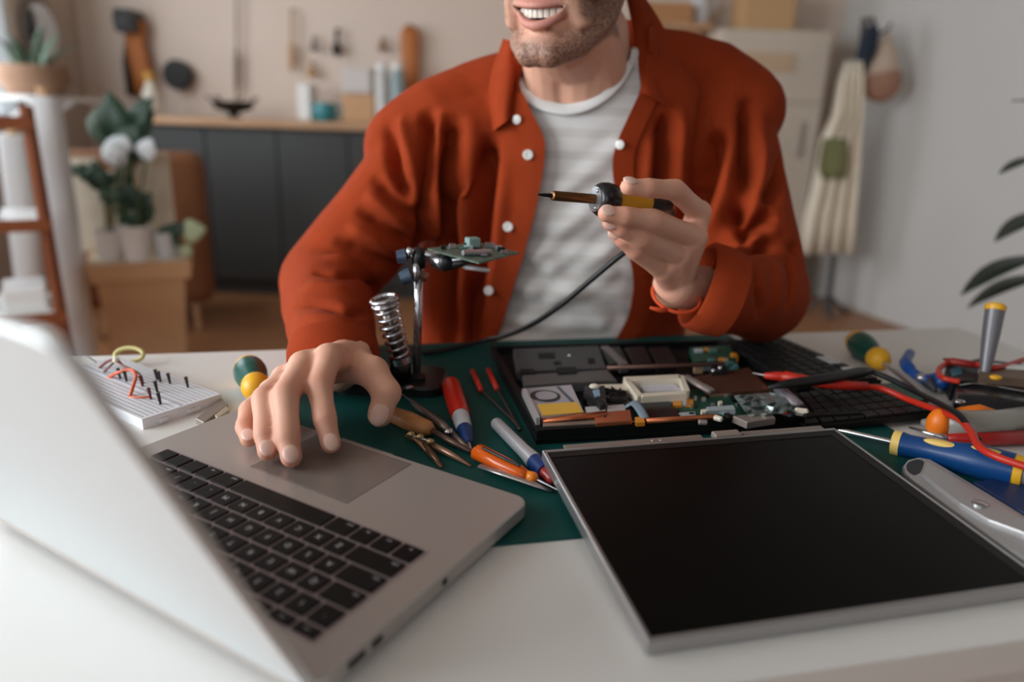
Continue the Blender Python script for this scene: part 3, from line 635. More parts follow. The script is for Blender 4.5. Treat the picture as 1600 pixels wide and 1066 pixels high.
def cs(name, pts, z0, z1, m, bev=0., par=ch): return slab(name, pts, z0, z1, m, par, bev)
pl = cs('palm_plate', [(802, 545), (935, 540), (948, 575), (808, 580)], .009, CZ, M_pgrey, .001)
for q in ([(840, 552), (866, 551), (868, 559), (842, 560)], [(864, 565), (875, 564), (877, 569), (866, 570)], [(918, 560), (928, 559), (930, 567), (920, 568)], [(812, 577), (834, 576), (836, 583), (814, 584)], [(868, 574), (900, 573), (902, 582), (872, 584)]): cs('cut_out', q, CZ-.004, CZ+.0006, M_chas, par=pl)
MB().ball(A(889, 556, CZ+.001), .0022, nu=10, nv=6).build('screw', MATS['screw_bright'], pl)
cs('wrist_strip', [(816, 586), (950, 578), (964, 594), (820, 602)], .009, CZ-.001, mat('strip_grey', (92, 88, 86), .5, .2), .001)
hd = cs('drive', [(815, 607), (893, 601), (913, 644), (846, 652)], .009, CZ+.001, M_silver, .001)
c0 = A(852, 619, CZ+.001); MB().lathe(c0, c0+Vector((0, 0, 1)), [(0, .016), (.0006, .016), (.0006, .001)], 26).build('platter_ring', mat('ring_black', (34, 34, 36), .4), hd)
MB().lathe(c0+Vector((.001, 0, .0006)), c0+Vector((.001, 0, 1)), [(0, .0115), (.0005, .0115), (.0005, .001)], 26).build('platter', M_silver, hd)
cs('label', [(840, 632), (902, 628), (911, 644), (848, 649)], CZ+.0005, CZ+.0016, M_gold, par=hd)
cs('rail', [(816, 608), (822, 607), (844, 652), (838, 653)], .009, CZ+.003, mat('rail_white', (208, 206, 206), .4, .5), .0005)
cs('rail', [(870, 604), (874, 604), (898, 628), (893, 628)], CZ, CZ+.0018, mat('groove_blue', (84, 90, 108), .4, .3), par=hd)
MB().tube([A(848, 658, .019), A(900, 652, .021), A(945, 647, .021)], [.003, .004, .005], 10, ((0, 0, 1), .6)).build('heat_pipe', M_cu, ch, True)
cs('copper_plate', [(928, 646), (985, 640), (988, 657), (932, 661)], .012, CZ, M_cu, .001)
cs('heat_spreader', [(848, 661), (930, 656), (955, 660), (850, 666)], .012, CZ-.003, mat('spreader', (176, 164, 152), .4, .6))
MB().tube([A(1010, 658, .02), A(1060, 655, .02), A(1120, 651, .02)], .0028, 10).build('heat_pipe', M_cu, ch, True)
cs('front_bar', [(955, 660), (1100, 650), (1102, 655), (958, 666)], .012, CZ-.004, M_taupe)
fan = cs('fan_housing', [(912, 603), (975, 599), (985, 632), (920, 638)], .009, CZ-.004, mat('housing', (66, 66, 68), .4, .3), .001)
c0 = A(958, 620, CZ-.003); MB().lathe(c0, c0+Vector((0, 0, 1)), [(0, .016), (.004, .016), (.004, .001)], 22).build('fan', mat('fan_dark', (48, 40, 40), .4), fan)
for k in range(9):
    a = k*.698; MB().box(c0+Vector((math.cos(a)*.009, math.sin(a)*.009, .0048)), (.012, .0012, .003), Matrix.Rotation(a+.5, 3, 'Z')).build('blade', M_chas, fan)
mech = cs('black_mechanism', [(912, 612), (925, 603), (945, 602), (948, 632), (938, 634), (920, 616)], .01, CZ+.004, M_black, .001)
MB().ball(A(929, 604, CZ+.006), (.006, .004, .003), nu=12, nv=8).build('white_cap', mat('ivory', (226, 216, 196), .4), mech, True)
cs('blue_tab', [(926, 610), (936, 608), (938, 618), (930, 620)], CZ+.004, CZ+.0055, mat('tab_blue', (128, 160, 184), .3), par=mech)
cs('white_strip', [(914, 636), (975, 632), (978, 641), (916, 645)], .012, CZ-.001, mat('strip_white', (206, 204, 204), .4, .3), .0005)
cs('ivory_bar', [(934, 601), (980, 600), (982, 609), (950, 609)], .012, CZ+.001, MATS['ivory'], .0005)
pcb = cs('circuit_board', [(985, 615), (1205, 600), (1255, 645), (1000, 658)], .009, .015, M_pcb)
wb = ch
for q in ([(974, 589), (1062, 585), (1066, 591), (980, 595)], [(1000, 615), (1070, 610), (1074, 615), (1003, 620)], [(974, 590), (984, 594), (1004, 616), (996, 620)], [(1060, 586), (1068, 586), (1078, 610), (1070, 613)]): cs('white_bracket', q, .014, CZ+.005, MATS['ivory'], .001)
cs('bracket_window', [(1000, 601), (1050, 598), (1066, 609), (1008, 613)], .014, CZ-.001, mat('window_lilac', (204, 204, 212), .4), .0005)
cs('processor', [(998, 630), (1046, 627), (1064, 651), (1006, 656)], .015, .019, mat('chip_black', (30, 32, 36), .25), .0008, pcb)
cs('chip_frame', [(994, 628), (1048, 624), (1051, 628), (996, 632)], .015, .0185, mat('frame_blue', (142, 160, 190), .35, .4), 0, pcb)
MB().tube(spline([A(978, 636, .02), A(990, 630, .026), A(1000, 640, .025), A(1008, 655, .02)], 5), .0045, 10, ((0, 0, 1), .4)).build('ribbon_cable', mat('ribbon_grey', (112, 128, 138), .4), ch, True)
cs('amber_pad', [(992, 652), (1005, 651), (1008, 660), (994, 661)], CZ-.004, CZ, M_amber)
for q in ([(1050, 624), (1064, 623), (1066, 633), (1052, 634)], [(1070, 624), (1083, 623), (1084, 632), (1072, 633)]): cs('amber_pad', q, .015, .018, M_amber, .0005, pcb)
for q in ([(1005, 617), (1014, 617), (1015, 620), (1006, 620)], [(1024, 616), (1030, 615), (1031, 618), (1025, 619)], [(1032, 615), (1038, 615), (1039, 618), (1033, 618)], [(1095, 640), (1103, 639), (1104, 644), (1097, 645)], [(1122, 627), (1128, 626), (1129, 630), (1124, 631)]): cs('connector', q, .015, .019, MATS['ivory'], 0, pcb)
cs('memory_slot', [(1104, 636), (1146, 633), (1149, 639), (1106, 642)], .015, .02, mat('slot_white', (192, 204, 208), .35, .3), .0005, pcb)
cs('memory_slot', [(1060, 645), (1086, 643), (1088, 650), (1062, 652)], .015, .018, MATS['slot_white'], .0005, pcb)
for k in range(46):
    x = random.uniform(1055, 1235); yy = random.uniform(612, 650); w = random.uniform(1.5, 4); hh = random.uniform(1, 2.6)
    if yy < 612+(x-1200)*.9: continue
    cs('component', [(x-w, yy-hh), (x+w, yy-hh), (x+w, yy+hh), (x-w, yy+hh)], .015, .0165+random.random()*.002, random.choice((M_silver, M_chas, MATS['slot_white'], MATS['chip_black'])), 0, pcb)
cs('copper_block', [(1086, 588), (1170, 574), (1203, 608), (1105, 612)], .014, CZ, mat('copper_dark', (104, 66, 52), .4, .5, ns=20, na=.1), .001)
cs('copper_edge', [(1105, 612), (1203, 606), (1204, 610), (1107, 617)], .013, CZ-.003, mat('edge_tan', (150, 118, 92), .5, .3))
MB().tube([A(1072, 590, .024), A(1112, 612, .022)], .006, 10, ((0, 0, 1), .6)).build('spring_plate', M_taupe, ch, True)
MB().tube([A(948, 575, .024), A(1050, 572, .024), A(1132, 568, .024)], .0028, 8).build('cross_bar', mat('bar_brown', (110, 80, 72), .4, .5), ch, True)
cs('bar_end', [(1110, 574), (1135, 571), (1137, 579), (1113, 581)], .018, CZ+.005, M_black, .0005)
for px in (1114, 1125): MB().ball(A(px, 575+(1125-px)*.4, CZ+.007), .0025, nu=10, nv=6).build('screw', MATS['screw_bright'], ch)
for i in range(3):
    x = 938+i*38; cs('battery_cell', [(x, 543), (x+30, 541), (x+44, 566), (x+14, 569)], .009, CZ+.001, mat('cell', (34, 33, 34), .4), .0015)
cs('divider', [(938, 541), (950, 540), (982, 568), (970, 570)], .012, CZ+.002, mat('divider_grey', (132, 126, 124), .4, .5), .0005)
cs('inverter_board', [(1078, 543), (1140, 540), (1150, 560), (1086, 566)], .010, CZ-.002, M_pcb)
for k in range(14):
    x = random.uniform(1085, 1150); yy = random.uniform(545, 575); w = random.uniform(3, 8)
    cs('component', [(x-w, yy-2), (x+w, yy-2.5), (x+w+2, yy+2), (x-w+2, yy+2.5)], .012, CZ+random.uniform(-.002, .004), random.choice((MATS['slot_white'], M_amber, mat('comp_teal', (70, 116, 112), .4), mat('comp_sand', (182, 152, 116), .5))), .0005)
# crumpled foil shield, hinge metal
fo = MB(); n = 9
vv = []
for j in range(n):
    for i in range(n):
        u, w = i/(n-1), j/(n-1); px = 1148+u*72+w*22; py = 618-u*6+w*30
        q = A(px, py, .02+random.uniform(0, .008)); vv.append(tuple(q))
ff = [(j*n+i, j*n+i+1, (j+1)*n+i+1, (j+1)*n+i) for j in range(n-1) for i in range(n-1)]
o_ = len(vv); vv += [(x, y, z-.002) for x, y, z in vv]; ff += [(o_+a, o_+d, o_+c, o_+b) for a, b, c, d in ff]
rim = list(range(n))+[j*n+n-1 for j in range(1, n)]+[(n-1)*n+i for i in range(n-2, -1, -1)]+[j*n for j in range(n-2, 0, -1)]
ff += [(rim[(i+1) % len(rim)], rim[i], o_+rim[i], o_+rim[(i+1) % len(rim)]) for i in range(len(rim))]
fo.add(vv, ff).build('foil_shield', mat('foil', (150, 162, 160), .35, .7), ch)
MB().tube([A(1218, 608, .024), A(1246, 634, .022)], .0075, 12, ((0, 0, 1), .7)).build('connector_shell', mat('shell_lilac', (150, 142, 150), .35, .5), ch, True)
cs('hinge_plate', [(1145, 650), (1205, 645), (1212, 653), (1168, 660)], .016, CZ+.002, M_taupe, .0008)
for x, yy, r in ((1098, 660, .004), (1122, 654, .004), (1140, 652, .004), (1230, 648, .006), (1252, 644, .006), (1262, 650, .004)):
    MB().box(A(x, yy, .021), (r*2.2, r*1.3, r*1.2), Matrix.Rotation(random.uniform(-.8, .8), 3, 'Z') @ Matrix.Rotation(.4, 3, 'X'), r*.3).build('hinge_knuckle', random.choice((M_silver, M_chas, MATS['ivory'], M_taupe)), ch)
MB().ball(A(1225, 645, .023), (.004, .003, .002), nu=10, nv=6).build('red_wire_tip', mat('wire_red', (200, 40, 24), .4), ch, True)
MB().tube(spline([A(945, 655, .02), A(948, 632, .026), A(940, 622, .027)], 5), .0008, 6).build('wire', M_black, ch)
# ------------------------------------------------------------------ loose keyboards on the right of the chassis
M_kb = mat('keyboard_black', (15, 15, 16), .5, spec=.25); M_kb2 = mat('keycap_black', (27, 27, 27), .5, spec=.25); M_kb3 = mat('keycap_silver', (200, 200, 204), .4)
def loose_keyboard(quad, z, nx, ny, label, silver):
    c = [A(x, y, z) for x, y in quad]       # far-left, far-right, near-right, near-left
    t = thing('loose_keyboard', label, 'keyboard', Vector((sum(q.x for q in c)/4, sum(q.y for q in c)/4, ZT+MT)), .2, 'keyboards taken out of laptops')
    MB().prism([(q.x, q.y) for q in c], ZT+z-.006, ZT+z, .001).build('tray', M_kb, t)
    for j in range(ny):
        for i in range(nx):
            def S(u, w): return (c[0].lerp(c[1], u)).lerp(c[3].lerp(c[2], u), w)
            g = .07; q = [S((i+g+.15)/(nx+.3), (j+g+.15)/(ny+.3)), S((i+1-g+.15)/(nx+.3), (j+g+.15)/(ny+.3)), S((i+1-g+.15)/(nx+.3), (j+1-g+.15)/(ny+.3)), S((i+g+.15)/(nx+.3), (j+1-g+.15)/(ny+.3))]
            MB().prism([(p.x, p.y) for p in q], ZT+z, ZT+z+.003, .001).build('key', M_kb3 if (i, j) in silver else M_kb2, t)
loose_keyboard([(1118, 533), (1222, 529), (1378, 594), (1245, 608)], .014, 6, 12, 'black keyboard with a few silver keys, farther back behind the red probe', {(5, 6), (5, 7), (5, 9), (5, 10), (4, 10)})
loose_keyboard([(1225, 618), (1372, 600), (1470, 645), (1255, 668)], .012, 9, 5, 'black keyboard with dark keys under the red cable', set())
# boards beside it
t = tag(slab('green_circuit_card', [(1378, 600), (1412, 596), (1452, 622), (1418, 630)], MT, .012, M_pcb), 'small green circuit card lying under the black cable', 'circuit card')

# ------------------------------------------------------------------ tools: a lathe driver of several coloured sections
def lathe_tool(name, label, cat, p0, p1, secs, group=None, n=20, extra=None):
    """secs: [(part name, material, [(dist, radius)...])] measured from p0 along p0->p1"""
    p0 = Vector(p0); p1 = Vector(p1); t = thing(name, label, cat, Vector((p0.x, p0.y, ZT+MT)), 0, group); parts = {}
    for nm, m, prof in secs: parts[nm] = MB().lathe(p0, p1, prof, n).build(nm, m, t, True, auto=45)
    return t, parts
M_gdr = mat('driver_green', (8, 78, 66), .35); M_ydr = mat('driver_yellow', (240, 178, 36), .4); M_chrome = mat('chrome', (206, 206, 210), .18, .95)
def green_driver(p0, p1, label, k=1.0):
    L_ = (Vector(p1)-Vector(p0)).length; h = min(.075*k, L_*.7)
    return lathe_tool('screwdriver', label, 'screwdriver', p0, p1, [
        ('end_cap', M_ydr, [(-.004, .004*k), (-.002, .010*k), (.004, .0145*k), (.012, .0168*k), (.017, .0174*k)]), ('grip', M_gdr, [(.017, .0174*k), (.028*k, .018*k), (h*.55, .0165*k), (h*.8, .0118*k), (h*.86, .011*k)]),
        ('collar', M_ydr, [(h*.84, .011*k), (h*.88, .0145*k), (h*.98, .0155*k), (h*1.1, .012*k), (h*1.16, .006*k)]), ('shaft', M_chrome, [(h*1.1, .0032), (L_-.006, .0032), (L_, .0012)])], 'green and yellow screwdrivers')
green_driver(A(387, 572, .019), A(428, 672, .0205), 'green and yellow screwdriver beside the man\'s hand and breadboard')
green_driver(A(1334, 530, .019), A(1452, 624, .006), 'green and yellow screwdriver behind the loose keyboards', 1.0)
# grey upright driver standing in the tool case
pb = A(1538, 585, .03); pt = AY(1556, 478, pb.y+.03); L_ = (pt-pb).length
lathe_tool('precision_screwdriver', 'slim grey screwdriver with yellow cap standing upright in the tool case', 'screwdriver', pb, pt, [
    ('shank', M_chrome, [(-.012, .002), (.01, .003)]), ('grip', mat('grip_grey', (120, 118, 122), .35, .3), [(.0, .005), (.02, .0075), (L_*.6, .0095), (L_-.006, .0105)]), ('cap', M_ydr, [(L_-.006, .011), (L_-.001, .0115), (L_+.002, .009)])])
# tool case
t = thing('tool_case', 'open dark tool case with brown tray at the right edge', 'tool case', A(1560, 590, 0), .2)
slab('case_body', [(1478, 572), (1530, 560), (1680, 580), (1660, 602), (1490, 594)], 0, .026, mat('case_dark', (34, 34, 36), .5), t, .001)
slab('brown_tray', [(1532, 571), (1660, 580), (1650, 596), (1530, 586)], .02, .034, mat('tray_brown', (112, 92, 76), .5), t, .001)
slab('white_edge', [(1532, 566), (1660, 574), (1660, 578), (1532, 570)], .02, .037, M_white, t)
slab('teal_label', [(1484, 577), (1500, 572), (1504, 583), (1488, 588)], .026, .0272, mat('label_teal', (52, 118, 138), .4), t)
MB().ball(A(1556, 590, .036), (.007, .005, .003), nu=12, nv=8).build('latch_button', M_ydr, t, True)
t = thing('case_cable', 'red cable lying over the tool case', 'cable', A(1480, 590, MT))
MB().tube(spline([A(1600, 562, .034), A(1570, 572, .036), A(1545, 574, .038), A(1520, 568, .034), A(1488, 566, .030), A(1468, 576, .03), A(1472, 590, .029), A(1500, 597, .029)], 6), .0032, 8).build('sheath', mat('cable_red', (196, 44, 26), .4), t, True)
MB().tube([A(1474, 561, .033), A(1488, 565, .034), A(1530, 571, .034)], [.0012, .0045, .0045], 10).build('test_plug', mat('plug_red', (150, 34, 28), .4), t, True)
# black multimeter
mm = thing('multimeter', 'glossy black instrument with silver trim line in front of the tool case', 'instrument', A(1560, 625, 0), .0)
slab('body', [(1492, 606), (1500, 597), (1530, 596), (1690, 614), (1690, 650), (1600, 646), (1500, 636), (1491, 622)], 0, .024, mat('gloss_black', (18, 22, 28), .15), mm, .004, True)
MB().tube(spline([A(1499, 602, .0248), A(1530, 600, .0248), A(1600, 612, .0248), A(1680, 624, .0248)], 5), .001, 6).build('trim_line', M_chrome, mm)
MB().ball(A(1500, 628, .0245), (.006, .004, .0025), nu=14, nv=8).build('button', M_chrome, mm, True)
# blue pliers
t = thing('pliers', 'small pliers with curved blue handles behind the keyboards', 'pliers', A(1440, 590, 0))
M_blue = mat('handle_blue', (20, 74, 148), .35); M_grip = mat('grip_dark', (56, 58, 66), .5)
MB().tube(spline([A(1422, 552, .022), A(1415, 566, .02), A(1424, 580, .016), A(1440, 592, .012)], 5), [.006]*5+[.0075]*5+[.006]*6, 12).build('handle', M_blue, t, True)
MB().tube(spline([A(1476, 600, .014), A(1462, 592, .013), A(1446, 594, .012), A(1438, 588, .012)], 5), [.0085]*6+[.007]*5+[.006]*5, 12).build('handle', M_blue, t, True)
MB().tube([A(1436, 588, .012), A(1452, 598, .010), A(1462, 612, .006)], [.006, .008, .002], 10).build('jaw', M_grip, t, True)
MB().ball(A(1440, 590, .014), (.007, .007, .005), nu=12, nv=8).build('pivot', M_chrome, t, True)
# orange and grey crimping tool
t = thing('crimping_tool', 'grey translucent handled tool with orange ends right of the keyboards', 'hand tool', A(1530, 665, 0))
M_or = mat('plastic_orange', (240, 122, 22), .4); M_tg = mat('plastic_grey', (150, 146, 138), .25)
MB().ball(A(1466, 663, .017), (.011, .012, .0165)).build('end_knob', M_or, t, True)
MB().tube([A(1474, 663, .017), A(1510, 664, .018), A(1560, 662, .018), A(1640, 648, .018)], [.0155, .0145, .014, .012], 14).build('grip', M_tg, t, True)
MB().tube([A(1440, 660, .008), A(1468, 662, .012)], [.003, .009], 10).build('nose', M_tg, t, True)
MB().tube([A(1498, 647, .018), A(1530, 645, .02), A(1562, 650, .018)], [.007, .009, .005], 12).build('orange_lever', M_or, t, True)
t = thing('red_handle_tool', 'red handled tool lying in front of the grey crimping tool', 'hand tool', A(1540, 690, MT))
MB().tube([A(1480, 686, .009), A(1530, 686, .009), A(1640, 682, .009)], [.005, .007, .0075], 12).build('handle', mat('tool_red', (172, 26, 22), .35), t, True)
MB().tube([A(1420, 668, .006), A(1446, 676, .007), A(1482, 686, .009)], [.001, .003, .004], 8).build('blade', M_chrome, t, True)
# blue / yellow screwdriver
p0 = A(1598, 738, .017); p1 = A(1310, 672, .008); L_ = (p1-p0).length; hl = (A(1398, 693, .015)-p0).length
t, parts = lathe_tool('blue_screwdriver', 'blue screwdriver with cream inlays lying beside the display panel', 'screwdriver', p0, p1, [
    ('end_ring', M_ydr, [(0, .0135), (.004, .0145), (.008, .0145)]), ('grip', mat('driver_blue', (16, 66, 122), .3), [(.007, .0152), (.03, .0165), (hl*.45, .0150), (hl*.7, .0115), (hl*.9, .0112), (hl-.004, .0125)]),
    ('collar', mat('collar_cream', (238, 200, 110), .4), [(hl-.004, .0125), (hl+.003, .0125), (hl+.004, .009)]), ('shaft', M_chrome, [(hl, .0028), (L_-.008, .0028), (L_, .001)])])
dv = (p1-p0).normalized(); upv = (Vector((0, 0, 1))-dv*dv.z).normalized(); sdv = dv.cross(upv)
for u in (.28, .62):
    c = p0.lerp(p0+dv*hl, u); r = .0155 if u < .4 else .0128
    MB().ball(c+upv*(r*.82)+sdv*-.003, (.016, .0055, .0035), Matrix((dv, sdv, upv)).transposed()).build('inlay', MATS['collar_cream'], parts['grip'], True)
MB().lathe(p0, p0-dv, [(0, .011), (.012, .0115), (.014, .009)], 16).build('end_plug', M_tg, t, True, auto=45)
# silver knife
t = thing('utility_knife', 'silver metal utility knife lying along the display panel', 'knife', A(1530, 800, 0))
M_kn = mat('knife_silver', (186, 184, 184), .33, .55)
out = [(1413, 738), (1411, 727), (1418, 718), (1434, 714), (1452, 717), (1480, 733), (1530, 763), (1600, 806), (1660, 842), (1690, 905), (1640, 905), (1600, 872), (1545, 835), (1490, 797), (1450, 768), (1425, 750)]
kb_ = slab('body', out, MT, .013, M_kn, t, .002)
slab('upper_shell', [(1446, 722), (1480, 738), (1530, 768), (1600, 811), (1650, 840), (1650, 858), (1600, 832), (1545, 812), (1500, 786), (1462, 757), (1441, 739)], .012, .0165, M_kn, t, .0015)
slab('lanyard_hole', [(1417, 734), (1416, 728), (1419, 723), (1425, 720), (1433, 718), (1440, 719), (1444, 722), (1442, 730), (1438, 738), (1433, 741), (1428, 742), (1422, 739)], .0125, .0134, mat('hole_dark', (44, 46, 50), .5), t)
c0 = A(1530, 788, .0165); MB().lathe(c0, c0+Vector((0, 0, 1)), [(0, .0058), (.0012, .0058), (.002, .0035), (.002, .0005)], 20).build('rivet', M_chrome, t, True, auto=40)
t = tag(slab('blue_pouch', [(1520, 752), (1560, 745), (1640, 770), (1700, 810), (1660, 832), (1590, 796)], MT, .009, mat('pouch_blue', (16, 44, 92), .5), None, .002), 'dark blue pouch tucked behind the silver knife', 'pouch')
# probes and their cables
M_red = mat('cable_red', (196, 44, 26), .4); M_blk = mat('cable_black', (22, 22, 24), .45)
t = thing('red_probe', 'red test probe with long red cable over the keyboards', 'test probe', A(1250, 590, MT))
zk = .026
MB().tube([A(1176, 583, zk+.002), A(1196, 587, zk+.002)], [.0006, .0016], 8).build('needle', M_chrome, t)
MB().tube([A(1194, 587, zk+.002), A(1216, 588, zk+.002), A(1224, 589, zk+.002), A(1226, 589, zk+.002), A(1245, 592, zk+.002), A(1300, 601, zk), A(1355, 604, zk)], [.003, .0055, .0055, .007, .006, .0055, .005], 12).build('grip', M_red, t, True)
MB().tube(spline([A(1350, 604, zk), A(1380, 608, .024), A(1420, 625, .022), A(1470, 643, .03), A(1500, 656, .036), A(1518, 676, .038), A(1530, 698, .036), A(1560, 715, .036), A(1620, 735, .036)], 6), .0034, 10).build('cable', M_red, t, True)
t = thing('black_probe', 'black test probe with black cable crossing the red probe', 'test probe', A(1290, 595, MT))
MB().tube([A(1200, 606, .034), A(1225, 601, .036), A(1290, 592, .036), A(1345, 582, .034), A(1362, 580, .032)], [.0012, .005, .0062, .0065, .004], 12).build('grip', M_blk, t, True)
MB().tube(spline([A(1360, 580, .032), A(1390, 592, .03), A(1430, 612, .028), A(1470, 632, .036), A(1500, 650, .04), A(1515, 672, .036), A(1530, 690, .03)], 6), .0032, 10).build('cable', M_blk, t, True)

# ------------------------------------------------------------------ tools in the middle of the mat
p0 = A(704, 600, .012); p1 = A(736, 704, .006); L_ = (p1-p0).length
def at(px, py, z): return (A(px, py, z)-p0).dot((p1-p0).normalized())
h1, h2, h3 = at(720, 648, .011), at(726, 668, .01), at(732, 690, .008)
lathe_tool('red_screwdriver', 'red handled screwdriver with white and blue collar on the mat', 'screwdriver', p0, p1, [
    ('grip', mat('grip_red', (204, 38, 20), .35), [(-.004, .004), (-.001, .0085), (.006, .0105), (h1*.9, .0105), (h1, .0095)]), ('white_collar', mat('collar_white', (196, 200, 204), .35), [(h1, .009), (h2, .008)]),
    ('blue_collar', mat('collar_blue', (20, 54, 110), .35), [(h2, .008), (h3*.95, .0055), (h3, .003)]), ('shaft', M_chrome, [(h3, .0018), (L_, .0012)])])
t = thing('tweezers', 'thin steel tweezers with red tipped arms open on the mat', 'tweezers', A(790, 630, MT))
M_dk = mat('steel_dark', (96, 88, 86), .35, .8)
for a, b, c in (((738, 580), (752, 611), (800, 656)), ((763, 578), (777, 609), (797, 645))):
    MB().tube([A(*a, .006), A(*b, .006)], .0032, 10).build('red_tip', MATS['grip_red'], t, True)
    MB().tube(spline([A(*b, .006), A((b[0]+c[0])/2, (b[1]+c[1])/2, .006), A(*c, .005), A(812, 672, .004)], 4), [.0016]*13, 8).build('arm', M_dk, t, True)
p0 = A(775, 661, .009); p1 = A(866, 752, .009); L_ = (p1-p0).length
h1 = (A(836, 722, .009)-p0).length; h2 = (A(852, 738, .009)-p0).length
lathe_tool('steel_marker', 'steel tube pen with blue and red tip pointing at the display panel', 'pen', p0, p1, [
    ('barrel', mat('barrel_steel', (206, 208, 212), .35, .5), [(0, .0055), (.002, .0062), (h1*.75, .0066), (h1, .0082)]), ('blue_ring', MATS['collar_blue'], [(h1, .0082), (h2, .0078)]), ('red_tip', mat('tip_red', (150, 40, 40), .3), [(h2, .006), (L_-.003, .005), (L_, .002)])])
t = thing('orange_driver', 'translucent orange handled driver with slot on the mat', 'screwdriver', A(790, 720, MT))
a, b = A(742, 704, .010), A(824, 744, .009); M_od = mat('amber_orange', (226, 96, 18), .2)
MB().tube([a, a.lerp(b, .06), a.lerp(b, .5), a.lerp(b, .85), b], [.005, .009, .0085, .007, .005], 14, ((0, 0, 1), .8)).build('handle', M_od, t, True)
MB().tube([A(754, 700, .018), A(790, 718, .0175), A(812, 728, .016)], .0014, 8).build('slot', M_black, t)
MB().tube([A(822, 742, .009), A(834, 747, .009), A(838, 749, .009)], [.004, .0052, .003], 12).build('ferrule', mat('amber_light', (240, 134, 30), .25), t, True)
MB().tube([A(838, 749, .008), A(880, 770, .005)], [.0013, .0006], 8).build('tip', M_chrome, t)
t = thing('flat_tweezers', 'flat silver tweezers lying in front of the orange driver', 'tweezers', A(800, 748, MT))
for dz in (0, .004): MB().tube([A(749, 728, .0035+dz), A(790, 741, .0035+dz), A(830, 755, .0035+dz), A(862, 768, .0035+dz*.3)], [.0035, .0045, .004, .0015], 10, ((0, 0, 1), .35)).build('arm', mat('tweezer_steel', (190, 182, 180), .3, .8), t, True)
# wooden handled pick and drafting dividers by the thumb
t = thing('wooden_handle_pick', 'wooden handled pick with dark steel rod under the thumb', 'pick', A(640, 660, MT))
a, b = A(606, 645, .010), A(676, 673, .009)
MB().tube([a, a.lerp(b, .1), a.lerp(b, .5), a.lerp(b, .9), b], [.004, .008, .0095, .008, .004], 14).build('handle', wood('pick_wood', (188, 132, 80), (166, 110, 62), .5, (4, 30, 30), 6), t, True)
MB().tube([b, A(700, 688, .007), A(736, 706, .005)], [.0028, .0034, .0026], 10).build('rod', mat('rod_brown', (118, 96, 86), .35, .7), t, True)
t = thing('drafting_compass', 'long steel drafting compass lying behind the wooden pick', 'compass', A(690, 650, MT))
M_cs = mat('compass_steel', (132, 118, 112), .35, .75)
MB().tube([A(620, 610, .012), A(644, 628, .011)], [.0009, .0012], 8).build('needle', M_chrome, t)
MB().tube([A(643, 627, .011), A(650, 634, .011), A(690, 664, .010), A(700, 672, .010)], [.0022, .0036, .0045, .003], 10).build('upper_leg', M_cs, t, True)
MB().tube([A(698, 671, .009), A(720, 690, .007), A(736, 705, .004)], [.0034, .0028, .0015], 10).build('lower_leg', M_cs, t, True)
MB().ball(A(701, 674, .012), (.0045, .0045, .003), nu=14, nv=8).build('hinge_screw', M_chrome, t, True)
t = thing('spring_dividers', 'small brass-brown spring dividers beside the laptop edge', 'dividers', A(670, 705, MT))
M_br = mat('brass_brown', (150, 112, 82), .35, .7)
MB().tube([A(636, 681, .007), A(652, 686, .007), A(690, 731, .003)], [.003, .0038, .0016], 10).build('leg', M_br, t, True)
MB().tube([A(655, 684, .008), A(676, 712, .006), A(690, 728, .004)], [.003, .003, .001], 10).build('leg', mat('brass_dark', (112, 84, 66), .35, .7), t, True)
MB().tube([A(668, 692, .008), A(700, 708, .006), A(736, 729, .003)], [.003, .0032, .0012], 10).build('leg', mat('brass_pale', (178, 140, 118), .35, .7), t, True)
for x, y in ((642, 679), (656, 683), (672, 690)): MB().ball(A(x, y, .012), (.004, .003, .003), nu=12, nv=8).build('thumb_screw', mat('brass_screw', (186, 160, 116), .3, .8), t, True)
MB().tube([A(640, 680, .011), A(676, 691, .011)], .0012, 8).build('spindle', M_chrome, t)

# ------------------------------------------------------------------ soldering stand with helping-hand clamp
bp = A(651, 592, .014)
st = thing('soldering_stand', 'black soldering stand with chrome pole, coil holder and clamp', 'soldering stand', Vector((bp.x, bp.y, ZT+MT)))
M_cast = mat('cast_black', (20, 22, 24), .35)
cx, cy = bp.x-.03, bp.y+.01
MB().prism([(cx+p[0], cy+p[1]) for p in rrect(.125, .075, .02)], ZT+MT, ZT+.014, .003).build('base', M_cast, st)
MB().lathe((bp.x, bp.y, ZT+.012), (bp.x, bp.y, 9), [(0, .010), (.006, .010), (.008, .006)], 18).build('pole_socket', M_cast, st, True, auto=45)
ptop = AY(655, 402, bp.y)
MB().tube([Vector((bp.x, bp.y, ZT+.014)), ptop], .0046, 14).build('pole', M_chrome, st, True)
for x, y in ((640, 612), (612, 598)):
    q = A(x, y-6, .0145); MB().lathe(q, q+Vector((0, 0, 1)), [(0, .005), (.002, .005), (.003, .003)], 14).build('base_screw', M_chrome, st, True, auto=40)
